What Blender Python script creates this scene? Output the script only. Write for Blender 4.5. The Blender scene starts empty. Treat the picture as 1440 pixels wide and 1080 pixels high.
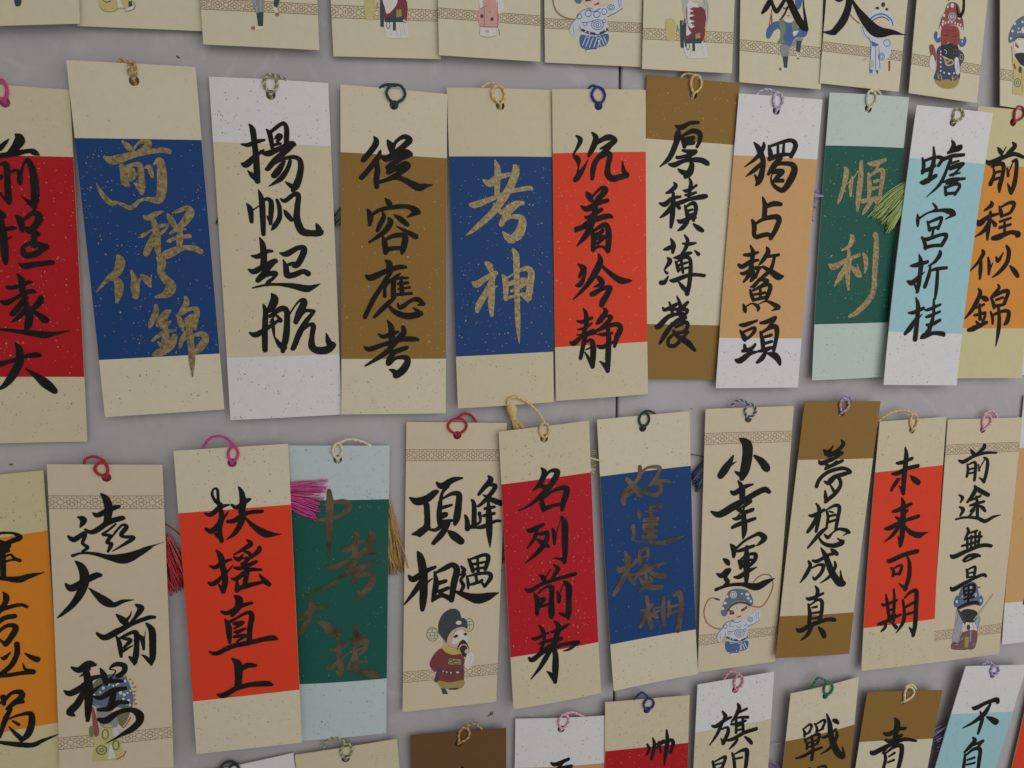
import bpy, bmesh, math, random, json
import numpy as np
from mathutils import Vector, Matrix, geometry

# ---------------------------------------------------------------- camera, world, lamps
S = bpy.context.scene
COL = S.collection
D=0.31193; LENS=22.689
RM=[[0.98165, 0.189075, 0.024789], [-0.190688, 0.972373, 0.134645], [0.001354, -0.136901, 0.990584]]
cam_d = bpy.data.cameras.new('camera'); cam = bpy.data.objects.new('camera', cam_d); COL.objects.link(cam)
cam_d.sensor_width = 36; cam_d.lens = LENS; cam_d.clip_start = 0.01; cam_d.clip_end = 50
# RM columns: camera right / forward / up in world axes (wall is the plane y = 0, +z up, room at -y)
m4 = Matrix(((RM[0][0], RM[0][2], -RM[0][1], 0), (RM[1][0], RM[1][2], -RM[1][1], -D),
             (RM[2][0], RM[2][2], -RM[2][1], 0), (0, 0, 0, 1)))
cam.matrix_world = m4
S.camera = cam
W = bpy.data.worlds.new('World'); S.world = W; W.use_nodes = True
bg = W.node_tree.nodes['Background']; bg.inputs[0].default_value = (1.0, 0.96, 0.91, 1); bg.inputs[1].default_value = 0.178
def area(name, loc, target, size, power, color):
    l = bpy.data.lights.new(name, 'AREA'); l.shape = 'DISK'; l.size = size; l.energy = power; l.color = color
    o = bpy.data.objects.new(name, l); COL.objects.link(o); o.location = loc
    o.rotation_euler = (Vector(target) - Vector(loc)).to_track_quat('-Z', 'Y').to_euler(); return o
area('key_light', (0.45, -0.70, 0.08), (0.08, 0, -0.05), 1.0, 2.15, (1.0, 0.99, 0.99))  # unseen key light added for soft falloff to the left; not an actual window
area('fill_light', (-0.25, -1.45, 0.75), (0.05, 0, -0.05), 0.9, 1.6, (1.0, 0.92, 0.80))  # added warm fill from the front left, not an actual ceiling fixture
S.view_settings.view_transform = 'Standard'; S.view_settings.look = 'None'
S.view_settings.exposure = 0.47; S.view_settings.gamma = 1; S.view_settings.use_curve_mapping = False
S.render.engine = 'CYCLES'

MM = 0.001
RNG = random.Random(11)

# ---------------------------------------------------------------- materials
def lin(c):
    return tuple(((v / 255) / 12.92 if v / 255 <= .04045 else ((v / 255 + .055) / 1.055) ** 2.4) for v in c)
MATS = {}
def principled(name):
    m = bpy.data.materials.new(name); m.use_nodes = True
    return m, m.node_tree, m.node_tree.nodes['Principled BSDF']
def noisy(name, c, amp, scale, rough, spec=.3, metal=0., bump=0., bscale=None, detail=4, coat=0):
    """base colour varied by a noise; optional bump"""
    if name in MATS: return MATS[name]
    m, nt, b = principled(name)
    tc = nt.nodes.new('ShaderNodeTexCoord')
    nz = nt.nodes.new('ShaderNodeTexNoise'); nz.inputs['Scale'].default_value = scale; nz.inputs['Detail'].default_value = detail
    nt.links.new(tc.outputs['Object'], nz.inputs['Vector'])
    mr = nt.nodes.new('ShaderNodeMapRange'); mr.inputs['From Min'].default_value = .3; mr.inputs['From Max'].default_value = .7
    mr.inputs['To Min'].default_value = 1 - amp; mr.inputs['To Max'].default_value = 1 + amp
    nt.links.new(nz.outputs['Fac'], mr.inputs['Value'])
    mx = nt.nodes.new('ShaderNodeVectorMath'); mx.operation = 'SCALE'; mx.inputs[0].default_value = c
    nt.links.new(mr.outputs['Result'], mx.inputs['Scale'])
    nt.links.new(mx.outputs['Vector'], b.inputs['Base Color'])
    b.inputs['Roughness'].default_value = rough; b.inputs['Specular IOR Level'].default_value = spec
    b.inputs['Metallic'].default_value = metal
    if bump:
        bn = nt.nodes.new('ShaderNodeTexNoise'); bn.inputs['Scale'].default_value = bscale or scale; bn.inputs['Detail'].default_value = 3
        nt.links.new(tc.outputs['Object'], bn.inputs['Vector'])
        bu = nt.nodes.new('ShaderNodeBump'); bu.inputs['Strength'].default_value = bump; bu.inputs['Distance'].default_value = .0002
        nt.links.new(bn.outputs['Fac'], bu.inputs['Height']); nt.links.new(bu.outputs['Normal'], b.inputs['Normal'])
    MATS[name] = m; return m
PAPER = dict(cream=(208,198,168), cream_pink=(214,205,180), ivory=(211,197,170), ivory2=(211,204,176), white=(220,219,222),
    mint=(194,208,204), mint2=(190,205,206), goldbrown=(142,108,48), bronzebrown=(108,76,44), crimson=(178,17,28), crimson2=(186,18,36),
    orangered=(224,63,32), blue=(17,62,119), green=(20,88,75), orange=(216,144,60), orange2=(222,136,34), tan=(208,164,108), tan2=(194,150,98),
    lightblue=(158,203,211), yellowcream=(206,198,154))
def paper(k):
    return noisy('paper_' + k, lin(PAPER[k]), .022, 300, .58, .28, bump=.28, bscale=1300, detail=8)
FL = {}
def flake(k, kind):
    n = 'flake_%s_%s' % (kind, k)
    base = lin(PAPER[k])
    tgt = {'dark': (.15, .13, .075), 'tan': (.26, .215, .12), 'light': (.58, .44, .25)}[kind.split('_')[0]]
    a = .30 if kind.endswith('_faint') else (.6 if kind.startswith('light') else .66)
    return noisy(n, tuple(b * (1 - a) + t * a for b, t in zip(base, tgt)), .12, 700, .45, .4)
INK = {'black': noisy('ink_black', (.0125, .011, .0105), .4, 220, .62, .16),
       'gold': noisy('ink_gold', (.27, .203, .092), .5, 700, .40, .5, metal=.45, bump=.8, bscale=1900, detail=12),
       'bronze': noisy('ink_bronze', (.105, .074, .044), .62, 130, .48, .4, metal=.25, bump=.6, bscale=1500, detail=9)}
FIGC = dict(grn=(84,112,96), hat=(62,72,78), wht=(216,212,206), skin=(206,172,150), skin2=(214,196,178), blk=(54,54,56), mar=(124,62,66), mar2=(146,82,78),
    yel=(196,174,92), yel2=(198,186,128), gold=(166,144,88), gry=(142,144,144), lgr=(182,182,178), lgr2=(160,160,174), brn=(158,114,86), lbl=(200,206,216),
    blu=(78,104,154), blu2=(98,112,134), pnk=(206,158,154), red=(152,72,66), nav=(66,76,112), grn2=(122,140,100), olv=(118,120,88), mauve=(120,92,92), ln=(96,92,96))
def figmat(k):
    return noisy('print_' + k, lin(FIGC[k]), .06, 400, .6, .25)
CORDC = dict(magenta=(205,60,140), bronze=(168,128,76), olive=(136,136,92), darkgreen=(20,66,56), goldcord=(214,186,122), royal=(34,54,140), lilac=(176,170,206),
    creamcord=(220,206,170), crimsoncord=(168,28,62), redcord=(182,28,42), slate=(84,94,120), purple=(160,142,190), pinkcord=(226,164,186), rose=(214,138,158),
    emerald=(16,120,78), black=(42,48,48), lime=(172,192,116), goldtassel=(176,138,66), palegold=(222,208,140), navy=(58,70,104))
def cordmat(k):
    return noisy('silk_' + k, lin(CORDC[k]), .18, 900, .38, .5)
TWIST = dict(olive=(206,204,176), lilac=(226,222,232), purple=(214,204,226), pinkcord=(240,214,222), slate=(196,202,212), rose=(234,180,194), goldcord=(236,216,164), bronze=(214,184,128), creamcord=(240,232,206), emerald=(50,150,104))
def threadmats(k):
    c = lin(CORDC[k])
    return [cordmat(k), noisy('silk_pale_' + k, tuple(v * .8 + .09 for v in c), .15, 900, .32, .55), noisy('silk_deep_' + k, tuple(v * .55 for v in c), .15, 900, .4, .4)]
def twistmat(k):
    return noisy('silk_light_' + k, lin(TWIST[k]), .15, 900, .34, .5) if k in TWIST else cordmat(k)

# ---------------------------------------------------------------- mesh helpers
def link(name, me, mats, parent=None):
    o = bpy.data.objects.new(name, me); COL.objects.link(o)
    for m in mats: me.materials.append(m)
    if parent: o.parent = parent
    return o
def mesh(name, verts, faces, mats, parent=None, midx=None, smooth=False):
    me = bpy.data.meshes.new(name); me.from_pydata([tuple(v) for v in verts], [], faces)
    if midx is not None: me.polygons.foreach_set('material_index', midx)
    if smooth: me.polygons.foreach_set('use_smooth', [True] * len(me.polygons))
    me.update()
    return link(name, me, mats, parent)
def march(X, Y, F):
    """faces of {F<0} on a mapped grid; X,Y,F are (ny,nx), rows going down the sheet"""
    ny, nx = F.shape; verts = []; idx = {}; faces = []
    def vid(i, j):
        k = (i, j)
        if k not in idx: idx[k] = len(verts); verts.append((X[i, j], Y[i, j]))
        return idx[k]
    def eid(a, b):
        k = (a, b) if a < b else (b, a)
        if k not in idx:
            fa, fb = F[k[0]], F[k[1]]; t = fa / (fa - fb)
            idx[k] = len(verts)
            verts.append((X[k[0]] + t * (X[k[1]] - X[k[0]]), Y[k[0]] + t * (Y[k[1]] - Y[k[0]])))
        return idx[k]
    neg = F < 0
    cnt = neg[:-1, :-1].astype(int) + neg[1:, :-1] + neg[:-1, 1:] + neg[1:, 1:]
    for i, j in zip(*np.nonzero(cnt)):
        i = int(i); j = int(j)
        cyc = [(i, j), (i + 1, j), (i + 1, j + 1), (i, j + 1)]
        if cnt[i, j] == 4: faces.append([vid(*c) for c in cyc]); continue
        if cnt[i, j] == 2 and neg[cyc[0]] == neg[cyc[2]]:
            for q in range(4):
                if neg[cyc[q]]: faces.append([eid(cyc[q - 1], cyc[q]), vid(*cyc[q]), eid(cyc[q], cyc[(q + 1) % 4])])
            continue
        poly = []
        for q in range(4):
            a, b = cyc[q], cyc[(q + 1) % 4]
            if neg[a]: poly.append(vid(*a))
            if neg[a] != neg[b]: poly.append(eid(a, b))
        if len(poly) > 2: faces.append(poly)
    return verts, faces
def catmull(P, n, closed=False):
    P = np.asarray(P, float); k = len(P)
    if k < 3 and not closed:
        return np.array([P[0] + (P[-1] - P[0]) * t for t in np.linspace(0, 1, n + 1)])
    out = []
    for i in range(k if closed else k - 1):
        if closed: a, b, c, d = P[i - 1], P[i], P[(i + 1) % k], P[(i + 2) % k]
        else: a, b, c, d = P[max(i - 1, 0)], P[i], P[i + 1], P[min(i + 2, k - 1)]
        for t in np.arange(n) / n:
            out.append(.5 * (2 * b + (c - a) * t + (2 * a - 5 * b + 4 * c - d) * t * t + (3 * b - a - 3 * c + d) * t ** 3))
    if not closed: out.append(P[-1])
    return np.array(out)
def vnoise(x, y, seed):
    """cheap smooth value noise in [-1,1]"""
    xi = np.floor(x); yi = np.floor(y); fx = x - xi; fy = y - yi
    fx = fx * fx * (3 - 2 * fx); fy = fy * fy * (3 - 2 * fy)
    h = lambda a, b: np.modf(np.abs(np.sin(a * 127.1 + b * 311.7 + seed * 17.3) * 43758.5453))[0] * 2 - 1
    return (h(xi, yi) * (1 - fx) + h(xi + 1, yi) * fx) * (1 - fy) + (h(xi, yi + 1) * (1 - fx) + h(xi + 1, yi + 1) * fx) * fy
def tube(verts, faces, path, rad, sides=6, cap=True):
    """append a tube along path (n,3) with radius scalar/array"""
    path = np.asarray(path, float); n = len(path); rad = np.broadcast_to(rad, (n,))
    tg = np.gradient(path, axis=0); tg /= np.linalg.norm(tg, axis=1)[:, None] + 1e-12
    up = np.array([0, 1, 0.]) if abs(tg[0][1]) < .9 else np.array([1., 0, 0])
    base = len(verts)
    for i in range(n):
        up = up - tg[i] * up.dot(tg[i]); up /= np.linalg.norm(up) + 1e-12
        sd = np.cross(tg[i], up)
        for q in range(sides):
            a = 2 * math.pi * q / sides
            verts.append(path[i] + (up * math.cos(a) + sd * math.sin(a)) * rad[i])
    for i in range(n - 1):
        for q in range(sides):
            q2 = (q + 1) % sides
            faces.append((base + i * sides + q, base + i * sides + q2, base + (i + 1) * sides + q2, base + (i + 1) * sides + q))
    if cap:
        faces.append(tuple(base + q for q in range(sides))[::-1]); faces.append(tuple(base + (n - 1) * sides + q for q in range(sides)))

# ---------------------------------------------------------------- the display wall
SEAM = (-0.01490,115.063)           # x (mm) of the joint as a line in z (mm)
MARKS = [[49.35, -220.58, 2.31, 1.32, -40], [-162.67, -73.86, 1.32, 0.66, 0], [223.87, -10.93, 0.49, 0.33, 0], [157.18, -59.62, 0.66, 0.49, 0], [314.39, 107.31, 1.98, 1.65, 20], [-83.97, 99.78, 0.99, 0.49, 30], [294.84, -186.68, 0.66, 0.33, 0]]
def wallmat():
    m, nt, b = principled('grey_wall_board')
    tc = nt.nodes.new('ShaderNodeTexCoord')
    n1 = nt.nodes.new('ShaderNodeTexNoise'); n1.inputs['Scale'].default_value = 9; n1.inputs['Detail'].default_value = 7; n1.inputs['Roughness'].default_value = .62
    n1.inputs['Distortion'].default_value = 1.2
    nt.links.new(tc.outputs['Object'], n1.inputs['Vector'])
    cr = nt.nodes.new('ShaderNodeValToRGB'); e = cr.color_ramp.elements
    e[0].position = .28; e[0].color = (*lin((170, 166, 171)), 1); e[1].position = .74; e[1].color = (*lin((190, 186, 191)), 1)
    k = e.new(.5); k.color = (*lin((180, 176, 180)), 1)
    nt.links.new(n1.outputs['Fac'], cr.inputs['Fac'])
    # faint pale scuffs
    n2 = nt.nodes.new('ShaderNodeTexNoise'); n2.inputs['Scale'].default_value = 38; n2.inputs['Detail'].default_value = 5; n2.inputs['Distortion'].default_value = 2.5
    nt.links.new(tc.outputs['Object'], n2.inputs['Vector'])
    mr = nt.nodes.new('ShaderNodeMapRange'); mr.inputs['From Min'].default_value = .56; mr.inputs['From Max'].default_value = .74
    mr.inputs['To Min'].default_value = 0; mr.inputs['To Max'].default_value = .55
    nt.links.new(n2.outputs['Fac'], mr.inputs['Value'])
    mx = nt.nodes.new('ShaderNodeMix'); mx.data_type = 'RGBA'
    nt.links.new(mr.outputs['Result'], mx.inputs[0]); nt.links.new(cr.outputs['Color'], mx.inputs[6]); mx.inputs[7].default_value = (*lin((198, 194, 198)), 1)
    nt.links.new(mx.outputs[2], b.inputs['Base Color'])
    b.inputs['Roughness'].default_value = .58; b.inputs['Specular IOR Level'].default_value = .3
    bu = nt.nodes.new('ShaderNodeBump'); bu.inputs['Strength'].default_value = .12; bu.inputs['Distance'].default_value = .0006
    n3 = nt.nodes.new('ShaderNodeTexNoise'); n3.inputs['Scale'].default_value = 260; n3.inputs['Detail'].default_value = 3
    nt.links.new(tc.outputs['Object'], n3.inputs['Vector']); nt.links.new(n3.outputs['Fac'], bu.inputs['Height']); nt.links.new(bu.outputs['Normal'], b.inputs['Normal'])
    return m
WALL = wallmat(); SMUDGE = noisy('dark_smudge', (.12, .11, .115), .3, 500, .7, .2)
def wall_panel(x0, x1, x0b, x1b, label):
    z0, z1, t = -1000., 1000., 9.
    v = [(x0b, 0, z0), (x1b, 0, z0), (x1, 0, z1), (x0, 0, z1)]
    bm = bmesh.new(); vs = [bm.verts.new(Vector(p) * MM) for p in v]; f = bm.faces.new(vs)
    r = bmesh.ops.extrude_face_region(bm, geom=[f]); ev = [g for g in r['geom'] if isinstance(g, bmesh.types.BMVert)]
    bmesh.ops.translate(bm, verts=ev, vec=(0, t * MM, 0))
    bmesh.ops.recalc_face_normals(bm, faces=bm.faces)
    fe = [e for e in bm.edges if all(abs(q.co.y) < 1e-6 for q in e.verts)]
    bmesh.ops.bevel(bm, geom=fe, offset=.5 * MM, segments=2, affect='EDGES')
    for (x, z, a, b2, ang) in MARKS:
        sx = SEAM[0] * z + SEAM[1]
        if (x < sx) == (x1 < 500):
            rr = random.Random(int(x * 7)); cs = []
            for q in range(10):
                an = q * math.pi / 5; k = rr.uniform(.45, 1.1); u = a * k * math.cos(an); w = b2 * k * math.sin(an); c = math.cos(math.radians(-ang)); s = math.sin(math.radians(-ang))
                cs.append(bm.verts.new(Vector((x + u * c - w * s, -.03, z + u * s + w * c)) * MM))
            ff = bm.faces.new(cs); ff.material_index = 1
    me = bpy.data.meshes.new('wall_panel'); bm.to_mesh(me); bm.free()
    o = link('wall_panel', me, [WALL, SMUDGE]); o['label'] = label; o['category'] = 'wall panel'; o['group'] = 'grey wall panels'
    return o
sx = lambda z: SEAM[0] * z + SEAM[1]
GAP = .65
wall_panel(-1500, sx(1000) - GAP, -1500, sx(-1000) - GAP, 'grey mottled wall panel left of the dark vertical joint')
wall_panel(sx(1000) + GAP, 1900, sx(-1000) + GAP, 1900, 'grey mottled wall panel right of the dark vertical joint')
DARK = noisy('joint_backing', (.02, .02, .022), .2, 40, .9, .1)
bk = mesh('wall', [(-1.6, .0095, -1.05), (2., .0095, -1.05), (2., .0095, 1.05), (-1.6, .0095, 1.05)], [(0, 1, 2, 3)], [DARK]); bk['kind'] = 'structure'

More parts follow.
